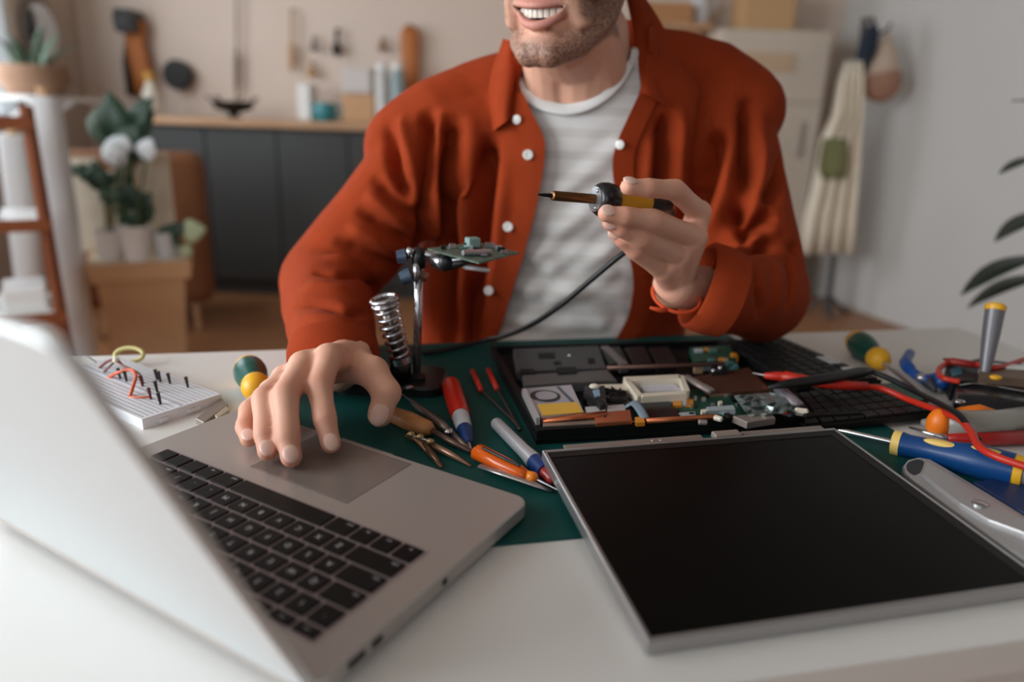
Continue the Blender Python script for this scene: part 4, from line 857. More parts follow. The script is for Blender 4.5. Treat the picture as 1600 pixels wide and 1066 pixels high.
# coil holder
c0 = AY(626, 560, bp.y-.005); c1 = AY(600, 468, bp.y-.012); d = (c1-c0); Lc = d.length; d.normalize(); u = d.orthogonal().normalized(); w = d.cross(u)
hel = []
for k in range(8*20+1):
    a = 2*math.pi*k/20; s = k/160; r = .0105+.0025*s; hel.append(c0+d*(Lc*s)+(u*math.cos(a)+w*math.sin(a))*r)
coil = MB().tube(hel, .0017, 8).build('holder_coil', M_chrome, st, True)
MB().tube([c0+d*.0, c0+d*(Lc*.5), c0+d*(Lc*.98)], [.0075, .0082, .009], 16).build('holder_tube', mat('tube_dark', (150, 140, 132), .25, .9), st, True)
MB().tube([c1+(u*math.cos(a)+w*math.sin(a))*.0135 for a in [2*math.pi*k/32 for k in range(33)]], .0028, 10).build('holder_ring', M_chrome, st, True)
MB().tube([c1-d*.006+(u*math.cos(a)+w*math.sin(a))*.0135 for a in [2*math.pi*k/32 for k in range(33)]], .0022, 10).build('holder_ring', M_chrome, st, True)
MB().tube([c0-d*.004, c0+d*.003], .013, 18).build('holder_foot', M_chrome, st, True, auto=40)
MB().tube([c0, Vector((c0.x-.002, bp.y+.004, ZT+.012))], [.011, .013], 16).build('holder_arm', M_cast, st, True)
# clamp head
yb = bp.y
def K(px, py, dy=0.): return AY(px, py, yb+dy)
MB().tube([K(632, 400, -.002), K(662, 397), K(705, 404, -.004)], .0042, 12).build('cross_rod', M_chrome, st, True)
MB().tube([K(655, 388), K(655, 402), K(655, 418)], [.007, .0088, .007], 14).build('clamp_block', M_cast, st, True)
for a, b, r in (((620, 402), (634, 400), .008), ((626, 436), (642, 430), .0085)):
    kn = MB().tube([K(*a, -.006), K(*b, -.004)], [r*.85, r], 16).build('thumb_knob', mat('knob_blue', (76, 92, 112), .3, .4), st, True, auto=40)
MB().tube([K(640, 430, -.004), K(655, 428), K(668, 434)], [.004, .006, .005], 12).build('clamp_screw', mat('screw_copper', (170, 128, 110), .3, .8), st, True)
MB().tube([K(643, 388, -.006), K(639, 398, -.006)], [.004, .005], 12).build('wing_nut', M_chrome, st, True)
MB().tube([K(650, 412, -.008), K(652, 436, -.008)], [.003, .0045], 10).build('clip_screw', M_chrome, st, True)
MB().tube([K(672, 405), K(690, 410, -.004), K(712, 406, -.008), K(740, 402, -.012)], [.004, .006, .0055, .002], 12).build('clip_jaw', M_chrome, st, True)
MB().tube([K(676, 412), K(694, 416, -.006), K(715, 412, -.010), K(742, 406, -.012)], [.004, .006, .005, .002], 12).build('clip_jaw', mat('clip_dark', (70, 68, 70), .3, .8), st, True)
MB().ball(K(696, 411, -.012), (.008, .005, .008)).build('clip_pivot', M_cast, st, True)
MB().tube([K(722, 415, -.006), K(727, 417, -.006), K(765, 423, -.006)], [.002, .003, .0026], 10).build('clip_handle', mat('clip_white', (228, 228, 230), .3, .3), st, True)
# circuit board held in the clamp
tq = [K(668, 388, -.02), K(745, 378, .035), K(812, 394, .02), K(748, 410, -.035)]
t = thing('clamped_circuit_board', 'small green circuit board held flat in the stand clamp', 'circuit board', K(745, 395))
nrm = Vector((0, 0, 1)); v = [tuple(q) for q in tq]+[tuple(q-nrm*.002) for q in tq]
MB().add(v, [(3, 2, 1, 0), (4, 5, 6, 7), (0, 1, 5, 4), (1, 2, 6, 5), (2, 3, 7, 6), (3, 0, 4, 7)]).build('board', mat('pcb_grey', (92, 112, 98), .4, ns=200, na=.4), t)
def onb(u, w): return tq[0].lerp(tq[1], u).lerp(tq[3].lerp(tq[2], u), w)
for k in range(16):
    q = onb(random.uniform(.15, .9), random.uniform(.1, .9)); s = random.uniform(.004, .010)
    MB().box(q+Vector((0, 0, .002)), (s, s*.7, random.uniform(.002, .005)), Matrix.Rotation(.3, 3, 'Z')).build('component', random.choice((M_silver, M_black, MATS['comp_teal'], MATS['slot_white'])), t)
MB().box(onb(.62, .3)+Vector((0, 0, .006)), (.014, .012, .010), Matrix.Rotation(.5, 3, 'Z'), .001).build('coil_block', mat('coil_teal', (130, 158, 152), .35), t)
MB().tube([onb(.1, .6)+Vector((0, 0, .003)), onb(.5, .8)+Vector((0, 0, .003))], .003, 8).build('bus_bar', M_silver, t)

# ------------------------------------------------------------------ breadboard on the left
BZ = .0105
bq = [A(222, 656, BZ), A(345, 616, BZ)]; fd = (bq[1]-bq[0]); bl_ = fd.length; fd.normalize(); bd = Vector((-fd.y, fd.x, 0))
bb = thing('breadboard', 'white solderless breadboard with jumper wires behind the laptop lid', 'breadboard', Vector((bq[0].x, bq[0].y, ZT)), math.atan2(fd.y, fd.x))
def Bp(a, b, z=BZ): q = bq[0]+fd*a+bd*b; return Vector((q.x, q.y, ZT+z))
blen = .20
M_bb = mat('breadboard_white', (226, 228, 234), .45)
MB().prism([(Bp(a, b).x, Bp(a, b).y) for a, b in ((0, 0), (bl_, 0), (bl_, blen), (0, blen))], ZT, ZT+BZ, .0008).build('body', M_bb, bb)
MB().box(Bp(bl_/2, blen/2, BZ+.0001), (.004, blen-.008, .0006), Matrix.Rotation(math.atan2(fd.y, fd.x), 3, 'Z')).build('centre_channel', mat('bb_groove', (186, 190, 200), .6), bb)
hv = MB()
for i in range(16):
    for j in range(58):
        a = .004+i*(bl_-.008)/15; 
        if abs(a-bl_/2) < .004: continue
        hv.box(Bp(a, .006+j*.0033, BZ+.0001), (.0011, .0011, .0004), Matrix.Rotation(math.atan2(fd.y, fd.x), 3, 'Z'))
ho = hv.build('holes', mat('hole_grey', (120, 124, 132), .7), bb); ho['kind'] = 'stuff'
for a in (.02, .05, bl_-.03): MB().box(Bp(a, -.001, .004), (.008, .004, .004), Matrix.Rotation(math.atan2(fd.y, fd.x), 3, 'Z'), .0005).build('side_lug', M_bb, bb)
for i, (x, y) in enumerate(((188, 592), (198, 596), (223, 604), (236, 624), (246, 613), (251, 632), (246, 594), (251, 597), (266, 600), (294, 606))):
    q = A(x, y, BZ); MB().tube([q, q+Vector((-.002, .001, .012))], [.0012, .002], 8).build('header_pin', mat('pin_dark', (34, 24, 26), .5) if i not in (2, 3) else mat('pin_maroon', (92, 34, 30), .5), bb)
jw = lambda nm, pts, m, r: MB().tube(spline([A(x, y, z) for x, y, z in pts], 6), r, 8).build(nm, m, bb, True)
M_jo = mat('jumper_orange', (214, 92, 50), .45); M_jb = mat('jumper_brown', (110, 44, 30), .5)
jw('jumper_wire', [(170, 590, BZ), (185, 582, .02), (205, 578, .024), (212, 588, .022), (208, 604, .018), (203, 620, BZ)], M_jo, .0018)
jw('jumper_wire', [(203, 620, BZ), (218, 621, .012), (236, 620, .012)], M_jo, .001)
jw('jumper_wire', [(155, 575, BZ), (168, 565, .02), (182, 562, .028), (190, 570, .026), (206, 578, .024)], M_jb, .0016)
jw('jumper_wire', [(162, 582, BZ), (172, 572, .02), (180, 564, .026)], M_jb, .0012)
jw('jumper_wire', [(206, 578, .022), (219, 586, .018), (224, 600, BZ)], M_jb, .0012)
jw('jumper_wire', [(120, 560, BZ), (135, 558, .016), (150, 566, BZ)], mat('jumper_grey', (150, 150, 156), .5), .001)
MB().ball(A(181, 563, .03), (.0035, .0035, .003)).build('solder_joint', MATS['ivory'], bb, True)
yr_ = A(203, 562, .006); pts = [yr_+Vector((.017*math.cos(a), .006*math.sin(a), .007*math.sin(a)+.006)) for a in [2*math.pi*k/24 for k in range(25)]]
tag(MB().tube(pts, .0025, 8).build('wire_ring', mat('ring_yellow', (206, 196, 130), .5), None, True), 'pale yellow ring of wire behind the breadboard', 'ring')
t = thing('steel_bracket', 'taupe folded metal bracket between breadboard and laptop', 'bracket', A(330, 645, 0))
slab('plate', [(306, 654), (346, 622), (356, 632), (318, 660)], 0, .006, M_taupe, t, .0006)
slab('flange', [(336, 648), (354, 634), (358, 640), (340, 653)], 0, .009, mat('flange_sand', (186, 172, 150), .45, .4), t, .0005)

# ------------------------------------------------------------------ soldering iron and its cord
I0 = AY(840, 304, .682); I1 = AY(1042, 320, .742); dI = (I1-I0).normalized()
def Ia(px, py): # distance along the axis under a pixel column
    best = min(range(400), key=lambda k: abs(project([I0.lerp(I1, k/400)])[0][0]-px)); return (I1-I0).length*best/400
e1, e2, e3, e4, e5 = Ia(862, 0), Ia(930, 0), Ia(944, 0), Ia(972, 0), Ia(1012, 0); LI = (I1-I0).length
ir = thing('soldering_iron', 'yellow and black soldering iron held in the man\'s hand', 'soldering iron', I0.lerp(I1, .5))
MB().lathe(I0, I1, [(0, .0007), (.006, .0016), (e1+.002, .0022)], 12).build('tip', mat('tip_black', (28, 26, 26), .4, .5), ir, True, auto=45)
br = MB().lathe(I0, I1, [(e1, .0035), (e1+.001, .0048), (e2+.01, .0048)], 18).build('barrel', mat('barrel_bronze', (126, 88, 52), .3, .8, ns=30, na=.2), ir, True, auto=45)
up2 = (Vector((0, 0, 1))-dI*dI.z).normalized()
MB().ball(I0+dI*(e1+.006)-dI.cross(up2)*.0045, .0016, nu=10, nv=6).build('set_screw', M_chrome, br, True)
gu = MB().lathe(I0, I1, [(e2, .006), (e2+.001, .0135), (e2+.005, .0165), (e3+.002, .0172), (e4-.010, .0155), (e4-.006, .0105)], 26).build('guard', mat('guard_black', (20, 20, 22), .25), ir, True, auto=50)
MB().lathe(I0, I1, [(e2-.0012, .005), (e2-.0006, .0122), (e2+.0015, .0125)], 24).build('guard_plate', mat('guard_steel', (150, 152, 156), .3, .7), gu, True, auto=40)
for a in (.5, 2.6, 4.4):
    q = I0+dI*(e2-.001)+(up2*math.cos(a)+dI.cross(up2)*math.sin(a))*.0095; MB().ball(q, .002, nu=10, nv=6).build('guard_rivet', M_chrome, gu, True)
MB().lathe(I0, I1, [(e4-.007, .0105), (e4+.006, .0112), (e5, .0108)], 20).build('handle', mat('iron_yellow', (196, 150, 30), .4), ir, True, auto=45)
MB().lathe(I0, I1, [(e5, .0108), (e5+.004, .0112), (LI, .0095), (LI+.004, .006)], 20).build('end_sleeve', M_blk, ir, True, auto=45)
MB().tube(spline([I1, AY(1050, 338, .79), AY(1022, 368, .80), AY(978, 393, .79), AY(930, 432, .80), AY(880, 474, .82), AY(835, 505, .85), AY(795, 523, .89), AY(755, 536, .925)+Vector((0, 0, .003)), A(690, 548, .005)+Vector((0, 0, 0)), A(660, 552, .005)], 6), .0032, 10).build('cord', M_blk, ir, True)

# ------------------------------------------------------------------ the man
def V(x, y, z): return Vector((x, y, ZT+z))
def fuse(mb, voxel, smooth=6, fac=.5):
    """one continuous surface around all the closed shapes of mb"""
    o = mb.build('fuse_tmp', None); r = o.modifiers.new('r', 'REMESH'); r.mode = 'VOXEL'; r.voxel_size = voxel; r.adaptivity = 0
    if smooth: s = o.modifiers.new('s', 'SMOOTH'); s.factor = fac; s.iterations = smooth
    dg = bpy.context.evaluated_depsgraph_get(); me = bpy.data.meshes.new_from_object(o.evaluated_get(dg))
    old = o.data; bpy.data.objects.remove(o); bpy.data.meshes.remove(old)
    return me
def coords(me): a = np.empty(len(me.vertices)*3); me.vertices.foreach_get('co', a); return a.reshape(-1, 3)
def normals(me): a = np.empty(len(me.vertices)*3); me.vertices.foreach_get('normal', a); return a.reshape(-1, 3)
def setco(me, P_): me.vertices.foreach_set('co', np.ascontiguousarray(P_).ravel()); me.update()
def sstep(a, b, x): t = np.clip((x-a)/(b-a), 0, 1); return t*t*(3-2*t)
def wob(P_, sc, seed):
    r = np.random.default_rng(seed); out = np.zeros(len(P_))
    for k in range(6):
        d = r.normal(size=3); d /= np.linalg.norm(d); out += np.sin((P_@d)*sc*(1+.35*k)+r.uniform(0, 6.28)+1.3*np.sin((P_@np.roll(d, 1))*sc*.5))
    return out/6
def loft(sections, n=40, grow=0., shear=0., ex=2.3):
    b = MB(); v = []; f = []
    for z, cx, cy, a, d in sections:
        for k in range(n):
            t = 2*math.pi*k/n; c, s = math.cos(t), math.sin(t)
            x = cx+(a+grow)*math.copysign(abs(c)**(2/ex), c); y = cy+(d+grow)*math.copysign(abs(s)**(2/ex), s)
            v.append(V(x, y, z+(x-.087)*shear))
    m = len(sections)
    for i in range(m-1):
        for k in range(n): f.append((i*n+k, i*n+(k+1) % n, (i+1)*n+(k+1) % n, (i+1)*n+k))
    f.append(tuple(range(n))[::-1]); f.append(tuple((m-1)*n+k for k in range(n)))
    return b.add(v, f)
SECT = [(-.30, .09, 1.17, .18, .13), (-.12, .09, 1.14, .17, .122), (0, .09, 1.11, .17, .115), (.10, .088, 1.085, .175, .115), (.20, .087, 1.065, .185, .112),
        (.27, .087, 1.05, .18, .098), (.32, .085, 1.04, .16, .083), (.36, .083, 1.03, .115, .068), (.385, .08, 1.02, .08, .058)]
SHEAR = .13
SL, SR = V(-.105, 1.01, .262), V(.275, 1.06, .312)      # shoulders: picture left, picture right
EL, ER_ = AY(512, 440, .965), AY(1188, 462, .955)
WL, WR = AY(545, 556, .700), AY(1056, 446, .780)
man = thing('person', 'smiling man in rust shirt over white T-shirt holding a soldering iron', 'person', V(.09, 1.15, -ZT))
# --- hands: joints read off the photograph, each with its own depth
def chain_px(pts): return [AY(x, y, d) for x, y, d in pts]
HR = {  # his right hand, picture left, on the palm rest
    'index': ([(513, 560, .635), (499, 604, .597), (508, 656, .566), (517, 693, .554)], (.0118, .0104, .0090, .0078)),
    'middle': ([(474, 572, .628), (446, 618, .575), (450, 684, .543), (455, 714, .531)], (.0118, .0104, .0092, .0080)),
    'ring': ([(446, 592, .630), (413, 624, .580), (415, 680, .550), (418, 705, .539)], (.0112, .0098, .0088, .0076)),
    'pinky': ([(424, 612, .638), (390, 642, .594), (383, 668, .573), (389, 686, .562)], (.0102, .0086, .0076, .0068)),
    'thumb': ([(556, 572, .680), (582, 582, .655), (604, 614, .640), (594, 648, .630)], (.0150, .0128, .0112, .0098))}
HL = {  # his left hand, picture right, around the iron
    'index': ([(1092, 332, .752), (1055, 297, .716), (1012, 294, .694), (982, 292, .686)], (.0118, .0104, .0092, .0082)),
    'middle': ([(1086, 370, .742), (1020, 344, .700), (975, 338, .682), (947, 334, .678)], (.0120, .0108, .0094, .0082)),
    'ring': ([(1062, 400, .742), (1002, 372, .704), (970, 356, .692), (953, 348, .690)], (.0115, .0104, .0090, .0080)),
    'pinky': ([(1036, 424, .748), (992, 392, .718), (972, 374, .712), (960, 364, .712)], (.0105, .0090, .0082, .0072)),
    'thumb': ([(1050, 412, .800), (1046, 366, .808), (1016, 338, .790), (984, 322, .762)], (.0150, .0130, .0112, .0098))}
body = MB(); nails = []
def hand(Hd, W, wr):
    P_ = {k: chain_px(p) for k, (p, r) in Hd.items()}
    for k, (p, r) in Hd.items():
        q = P_[k]; r = tuple(x*(1.13 if k != 'thumb' else 1.26 if Hd is HR else 1.1)*(1 if Hd is HR or k == 'thumb' else .90) for x in r); 
        qq, rr = [], []
        for j in range(4):
            qq.append(q[j]); rr.append(r[j]*(1.05 if j in (1, 2) else 1))
            if j < 3: qq.append(q[j].lerp(q[j+1], .5)); rr.append((r[j]+r[j+1])*.5*.94)
        body.chain(qq, rr, 18)
        if k != 'thumb': body.chain([W, W.lerp(q[0], .55), q[0]], (wr, .0145, r[0]*1.12), 18)
        else: body.chain([W, q[0]], (wr, r[0]), 18)
        # nail on the outer side of the curl
        bone = (q[3]-q[2]).normalized(); o = q[1]-(q[0]+q[3])*.5 if k != 'thumb' else Vector((0, -1, .35))
        if Hd is HR: o = (CAM-q[3]).normalized()+Vector((0, 0, .25))
        n = (o-bone*o.dot(bone)).normalized(); nails.append((q[3]+bone*.0005+n*r[3]*.85, bone, n, r[3]))
    ks = ('index', 'middle', 'ring', 'pinky')
    for a, b in zip(ks, ks[1:]):           # fill the back of the hand and the webs
        m = (P_[a][0]+P_[b][0])*.5; body.chain([W, W.lerp(m, .5), m], (wr, .0145, .0112), 16)
    w = (P_['thumb'][0]+P_['index'][0])*.5; body.chain([W.lerp(w, .3), w.lerp(P_['index'][0], .35)], (.016, .0115), 14)
    body.chain([P_['thumb'][0], P_['thumb'][0].lerp(P_['pinky'][0], .35).lerp(W, .25)], (.014, .015), 14)
hand(HR, WL, .0225); hand(HL, WR, .0205)
# --- arms, torso, neck
CLb = AY(524, 574, .72); BK = Vector((0, .03, -.005)); BE = Vector((0, .016, 0)); body.chain([SL+BK, EL+BE, EL.lerp(CLb, .5), CLb, WL], (.034, .030, .028, .027, .026), 20)
body.chain([SR+BK, ER_+BE, ER_.lerp(WR, .5), WR], (.036, .030, .028, .026), 20)
tl = loft([(x[0], x[1], x[2], x[3]-(.05 if x[0] < .3 else .03 if x[0] < .35 else .012), x[4]) if x[0] > .25 else (x[0], x[1], x[2]+.01, x[3]-.05, x[4]-.035) for x in SECT], grow=-.004, shear=SHEAR); body.add(tl.v, tl.f)
body.chain([V(.0, 1.07, .28), SL+BK], (.04, .034)); body.chain([V(.16, 1.09, .31), SR+BK], (.04, .034))
# --- head
FWD = Vector((-.44, -.88, -.13)).normalized(); UPh = Vector((.02, 0, 1)); UPh = (UPh-FWD*UPh.dot(FWD)).normalized(); SD = UPh.cross(FWD)
CHIN = AY(836, 105, .858); HC = CHIN-FWD*.088+UPh*.112
HM = Matrix((SD, FWD, UPh)).transposed()
def H(s, f, u): return HC+SD*s+FWD*f+UPh*u
def hb(c, r): body.ball(H(*c), r, HM, 28, 18)
hb((0, -.018, .05), (.077, .098, .088)); hb((0, .022, .0), (.068, .070, .085)); hb((0, .026, -.045), (.054, .056, .060))
hb((0, .068, -.092), (.030, .022, .022)); hb((0, .074, -.098), (.019, .018, .015))
for s in (-1, 1):
    body.chain([H(s*.060, -.015, -.02), H(s*.051, .004, -.056), H(s*.034, .047, -.088), H(s*.013, .076, -.098)], (.014, .016, .017, .016), 16)
    hb((s*.037, .052, -.022), (.029, .030, .028)); hb((s*.034, .062, .024), (.026, .018, .012))
    body.ball(H(s*.078, -.008, .0), (.010, .020, .033), HM, 16, 12); hb((s*.011, .100, -.021), (.010, .010, .008))
    body.chain([H(s*.033, .066, -.038), H(s*.040, .055, -.062)], (.016, .014), 12)
body.chain([H(0, .086, .02), H(0, .108, -.016)], (.009, .0125), 14)
hb((0, .070, -.048), (.036, .020, .018))
body.chain([H(0, .0, -.075), V(.074, .985, .395), V(.08, 1.03, .32)], (.056, .063, .070), 24)
body.chain([H(-.03, .0, -.07), V(.04, .99, .33)], (.03, .035)); body.chain([H(.03, .0, -.07), V(.115, 1.0, .34)], (.03, .035))
def lipc(s, top):
    q = abs(s)/.033
    if top: return (.0915-.021*q*q, -.0515+.004*q*q)
    return (.0895-.022*q*q, -.0655+.0165*q*q)
upl = [H(s, lipc(s, 1)[0]-.002, lipc(s, 1)[1]+.0025) for s in np.linspace(-.033, .033, 13)]
lol = [H(s, lipc(s, 0)[0]-.002, lipc(s, 0)[1]-.0035) for s in np.linspace(-.032, .032, 13)]
body.tube(upl, [.003+.0022*math.sin(math.pi*i/12) for i in range(13)], 12)
body.tube(lol, [.0028+.003*math.sin(math.pi*i/12) for i in range(13)], 12)
me = fuse(body, .0021, 4)
Pb = coords(me); loc = (Pb-np.array(HC))@np.array(HM)       # head coordinates s, f, u
s_, f_, u_ = loc.T
q = np.abs(s_)/.033; top = -.0515+.004*q*q-.0005; bot = -.0655+.0165*q*q+.001
inm = sstep(0, .0018, top-u_)*sstep(0, .0018, u_-bot)*(np.abs(s_) < .031)*(f_ > .045)
Pb = Pb-np.outer(inm*.020, np.array(FWD)); setco(me, Pb)
# colour of the skin itself: lips, stubble, ruddy knuckles
base = np.array(lin((230, 180, 154))); ruddy = np.array(lin((214, 138, 112))); lipcol = np.array(lin((200, 134, 120))); hair = np.array(lin((74, 50, 36)))
colr = np.repeat(base[None], len(Pb), 0)
nz = wob(Pb, 55, 3)*.5+.5; colr = colr*(1-.35*nz[:, None])+ruddy*(.35*nz[:, None])
for Hd in (HR, HL):
    for k, (p, r) in Hd.items():
        for j, jp in enumerate(chain_px(p)):
            d = np.linalg.norm(Pb-np.array(jp), axis=1); w = .75*np.exp(-(d/(.011 if j < 3 else .009))**2); colr = colr*(1-w[:, None])+ruddy*w[:, None]
fine = np.random.default_rng(5).random(len(Pb))
ue = -.062-.5*np.clip(f_, -.03, .085)
jaw = sstep(ue+.030, ue+.012, u_)*sstep(ue-.022, ue-.012, u_)*sstep(-.04, -.02, f_)*.95                        # chin and jaw line
side = sstep(.038, .052, np.abs(s_))*sstep(.0, -.04, u_)*sstep(-.035, -.01, f_)*sstep(-.085, -.075, u_-.25*(f_-.0))
mous = sstep(-.043, -.036, u_)*0+np.exp(-((u_+.041)/.007)**2)*(np.abs(s_) < .034)*(f_ > .05)*.6
gote = np.exp(-((np.abs(s_)-.036)/.008)**2)*(u_ < -.035)*(u_ > -.10)*(f_ > .03)*.45
beard = np.clip(np.maximum.reduce([jaw, side, mous, gote]), 0, 1)*(.45+.5*fine); colr = colr*(1-beard[:, None])+hair*beard[:, None]
lipd = np.full(len(Pb), 9.)
for qv in upl[1:-1]: lipd = np.minimum(lipd, np.linalg.norm(Pb-np.array(qv), axis=1)/.0055)
for qv in lol[1:-1]: lipd = np.minimum(lipd, np.linalg.norm(Pb-np.array(qv), axis=1)/.0062)
w = sstep(1.25, .8, lipd); colr = colr*(1-w[:, None])+lipcol*w[:, None]
w = np.clip(inm*1.6, 0, 1); colr = colr*(1-w[:, None])+np.array(lin((70, 26, 24)))*w[:, None]
ca = me.color_attributes.new('skin_colour', 'FLOAT_COLOR', 'POINT'); ca.data.foreach_set('color', np.concatenate([colr, np.ones((len(Pb), 1))], 1).astype(np.float32).ravel())
ms = mat('skin', (216, 164, 136), .54, bs=700, bst=.12); nt = ms.node_tree; an = nt.nodes.new('ShaderNodeVertexColor'); an.layer_name = 'skin_colour'
pr = nt.nodes['Principled BSDF']; nt.links.new(an.outputs['Color'], pr.inputs['Base Color']); pr.inputs['Subsurface Weight'].default_value = .12; pr.inputs['Subsurface Radius'].default_value = (.9, .35, .2); pr.inputs['Subsurface Scale'].default_value = .006
def adopt(me, name, m, parent, smooth=True):
    me.name = name; me.materials.clear(); me.materials.append(m); I = wmat(parent).inverted(); me.transform(I)
    me.polygons.foreach_set('use_smooth', [smooth]*len(me.polygons)); o = bpy.data.objects.new(name, me); COL.objects.link(o); o.parent = parent; return o
bodyo = adopt(me, 'body', ms, man)
M_nail = mat('nail', (230, 190, 174), .28)
for c, bone, n, r in nails: MB().ball(c, (r*.95, r*.72, r*.26), Matrix((bone, n.cross(bone), n)).transposed(), 14, 10).build('nail', M_nail, man, True)
tp_ = [H(s, .079-.010*(s/.026)**2, -.0545-.0005) for s in np.linspace(-.025, .025, 9)]
tee = MB()
for i in range(8):
    a, b = tp_[i], tp_[i+1]; c = (a+b)*.5; dx = (b-a).normalized(); dn = dx.cross(UPh)
    tee.box(c-UPh*.0015, ((b-a).length*.97, .006, .0105), Matrix((dx, dn, UPh)).transposed(), .0012, 2)
tee.build('teeth', mat('teeth', (236, 226, 210), .25), man, True, auto=40)
for s in (-1, 1):
    MB().ball(H(s*.033, .068, .006), .0125).build('eye', mat('eye_white', (232, 228, 224), .2), man, True)
    MB().ball(H(s*.033, .0785, .006), (.0055, .003, .0055), HM).build('iris', mat('iris', (70, 56, 44), .2), man, True)
    MB().tube([H(s*.016, .088, .026), H(s*.034, .082, .031), H(s*.052, .066, .025)], [.003, .004, .002], 8).build('eyebrow', mat('hair', (62, 42, 30), .7, ns=200, na=.3, bs=300, bst=.8), man, True)
hr = MB(); hr.ball(H(0, -.026, .062), (.084, .102, .092), HM, 28, 18); hr.ball(H(0, .045, .115), (.062, .045, .034), HM)
for s in (-1, 1): hr.chain([H(s*.074, .006, .04), H(s*.073, .004, -.012)], (.010, .006))
hr.ball(H(0, -.08, -.01), (.058, .03, .05), HM)
adopt(fuse(hr, .004, 4), 'hair', MATS['hair'], man)

# --- T-shirt
cts = MB(); q = loft(SECT, grow=.004, shear=SHEAR); cts.add(q.v, q.f); cts.chain([V(-.02, 1.03, .275), SL], (.06, .056)); cts.chain([V(.18, 1.05, .305), SR], (.06, .056))
ts = fuse(cts, .0045, 6); Pt = coords(ts); Nt = normals(ts)
lowz = Pt[:, 2]-ZT
dsp = .0028*np.sin((lowz+.10*(Pt[:, 0]-.09)+.006*np.sin(Pt[:, 0]*40))*120+1.0*wob(Pt, 9, 4))*sstep(.27, .16, lowz)+.002*wob(Pt, 26, 8)
for (x0, z0, x1, z1, amp) in ((.13, .27, .06, .21, .004), (.10, .20, .03, .12, .004), (.15, .16, .06, .06, .005), (.13, .10, .02, .02, .004), (.05, .10, .13, .03, .005)):
    a = np.array((x0, z0)); b = np.array((x1, z1)); p2 = np.stack([Pt[:, 0], lowz], 1); t_ = np.clip(((p2-a)@(b-a))/((b-a)@(b-a)), 0, 1); d = np.linalg.norm(p2-(a+t_[:, None]*(b-a)), axis=1)
    dsp += amp*.6*np.exp(-(d/.011)**2)-amp*.35*np.exp(-((d-.02)/.010)**2)
setco(ts, Pt+Nt*dsp[:, None])
def bvh_of(me): return BVHTree.FromPolygons([v.co for v in me.vertices], [tuple(p.vertices) for p in me.polygons])
def hitpx(bvh, px, py, fallback=1.0):
    d = (FW+RT*((px-800)/F_PX)-UP*((py-533)/F_PX)).normalized(); l, n, i, ds = bvh.ray_cast(CAM, d)
    return (l, n) if l is not None else (AY(px, py, fallback), Vector((0, -1, 0)))
def inpoly(P2, poly):
    x, y = P2.T; ins = np.zeros(len(x), bool); n = len(poly)
    for i in range(n):
        (x0, y0), (x1, y1) = poly[i], poly[(i+1) % n]; c = ((y0 > y) != (y1 > y)); ins ^= c & (x < (x1-x0)*(y-y0)/((y1-y0) or 1e-9)+x0)
    return ins
def cut(me, kill):
    bm = bmesh.new(); bm.from_mesh(me); bm.faces.ensure_lookup_table(); bmesh.ops.delete(bm, geom=[bm.faces[i] for i in np.nonzero(kill)[0]], context='FACES')
    # drop crumbs left by the cut
    seen = set(); isl = []
    for v0 in bm.verts:
        if v0.index in seen: continue
        st_ = [v0]; seen.add(v0.index); grp = []
        while st_:
            w_ = st_.pop(); grp.append(w_)
            for e in w_.link_edges:
                o_ = e.other_vert(w_)
                if o_.index not in seen: seen.add(o_.index); st_.append(o_)
        isl.append(grp)
    big = max(len(g) for g in isl)
    bmesh.ops.delete(bm, geom=[v for g in isl if len(g) < big*.1 for v in g], context='VERTS')
    # relax the cut rim so that it runs as a line
    for it in range(12):
        new = {}
        for v in bm.verts:
            if v.is_boundary:
                nb_ = [e.other_vert(v).co for e in v.link_edges if e.is_boundary]
                if len(nb_) == 2: new[v] = v.co*.5+(nb_[0]+nb_[1])*.25
        for v, c in new.items(): v.co = c
    bm.to_mesh(me); bm.free(); me.update()
def fcent(me): a = np.empty(len(me.polygons)*3); me.polygons.foreach_get('center', a); return a.reshape(-1, 3)
bt = bvh_of(ts)
NECK = [(806, 122), (818, 144), (838, 159), (862, 168), (888, 171), (915, 165), (942, 150), (965, 127), (982, 98), (990, 60), (990, 20)]
rib = []
for x, y in NECK[:9]:
    l, n = hitpx(bt, x, y, .97); rib.append(l-Vector((0, .002, 0)))
fc = fcent(ts); px = project(fc)
SHOW = [(775, 60), (785, 140), (822, 215), (824, 300), (796, 400), (768, 480), (752, 540), (740, 900), (985, 900), (1010, 480), (1015, 420), (985, 300), (980, 250), (1022, 150), (1035, 40), (1000, -200), (740, -200)]
cut(ts, (~inpoly(px, SHOW) & (fc[:, 1] < 1.06)) | (inpoly(px, [(770, 122)]+NECK+[(1005, -200), (770, -200)]) & (fc[:, 1] < 1.06)) | (fc[:, 2] > ZT+.40))
M_tee = mat('tshirt_white', (226, 224, 220), .85, bs=900, bst=.15); nt = M_tee.node_tree
wv_ = nt.nodes.new('ShaderNodeTexWave'); wv_.bands_direction = 'Z'; wv_.inputs['Scale'].default_value = 11.5; wv_.inputs['Distortion'].default_value = .4; tcn = nt.nodes.new('ShaderNodeTexCoord'); nt.links.new(tcn.outputs['Object'], wv_.inputs['Vector'])
rp = nt.nodes.new('ShaderNodeValToRGB'); rp.color_ramp.elements[0].position = .5; rp.color_ramp.elements[1].position = .8; rp.color_ramp.elements[0].color = (*lin((228, 226, 223)), 1); rp.color_ramp.elements[1].color = (*lin((214, 211, 206)), 1)
nt.links.new(wv_.outputs['Color'], rp.inputs[0]); nt.links.new(rp.outputs[0], nt.nodes['Principled BSDF'].inputs['Base Color'])
tso = adopt(ts, 'tshirt', M_tee, man); sm = tso.modifiers.new('thickness', 'SOLIDIFY'); sm.thickness = .0015; sm.offset = -1
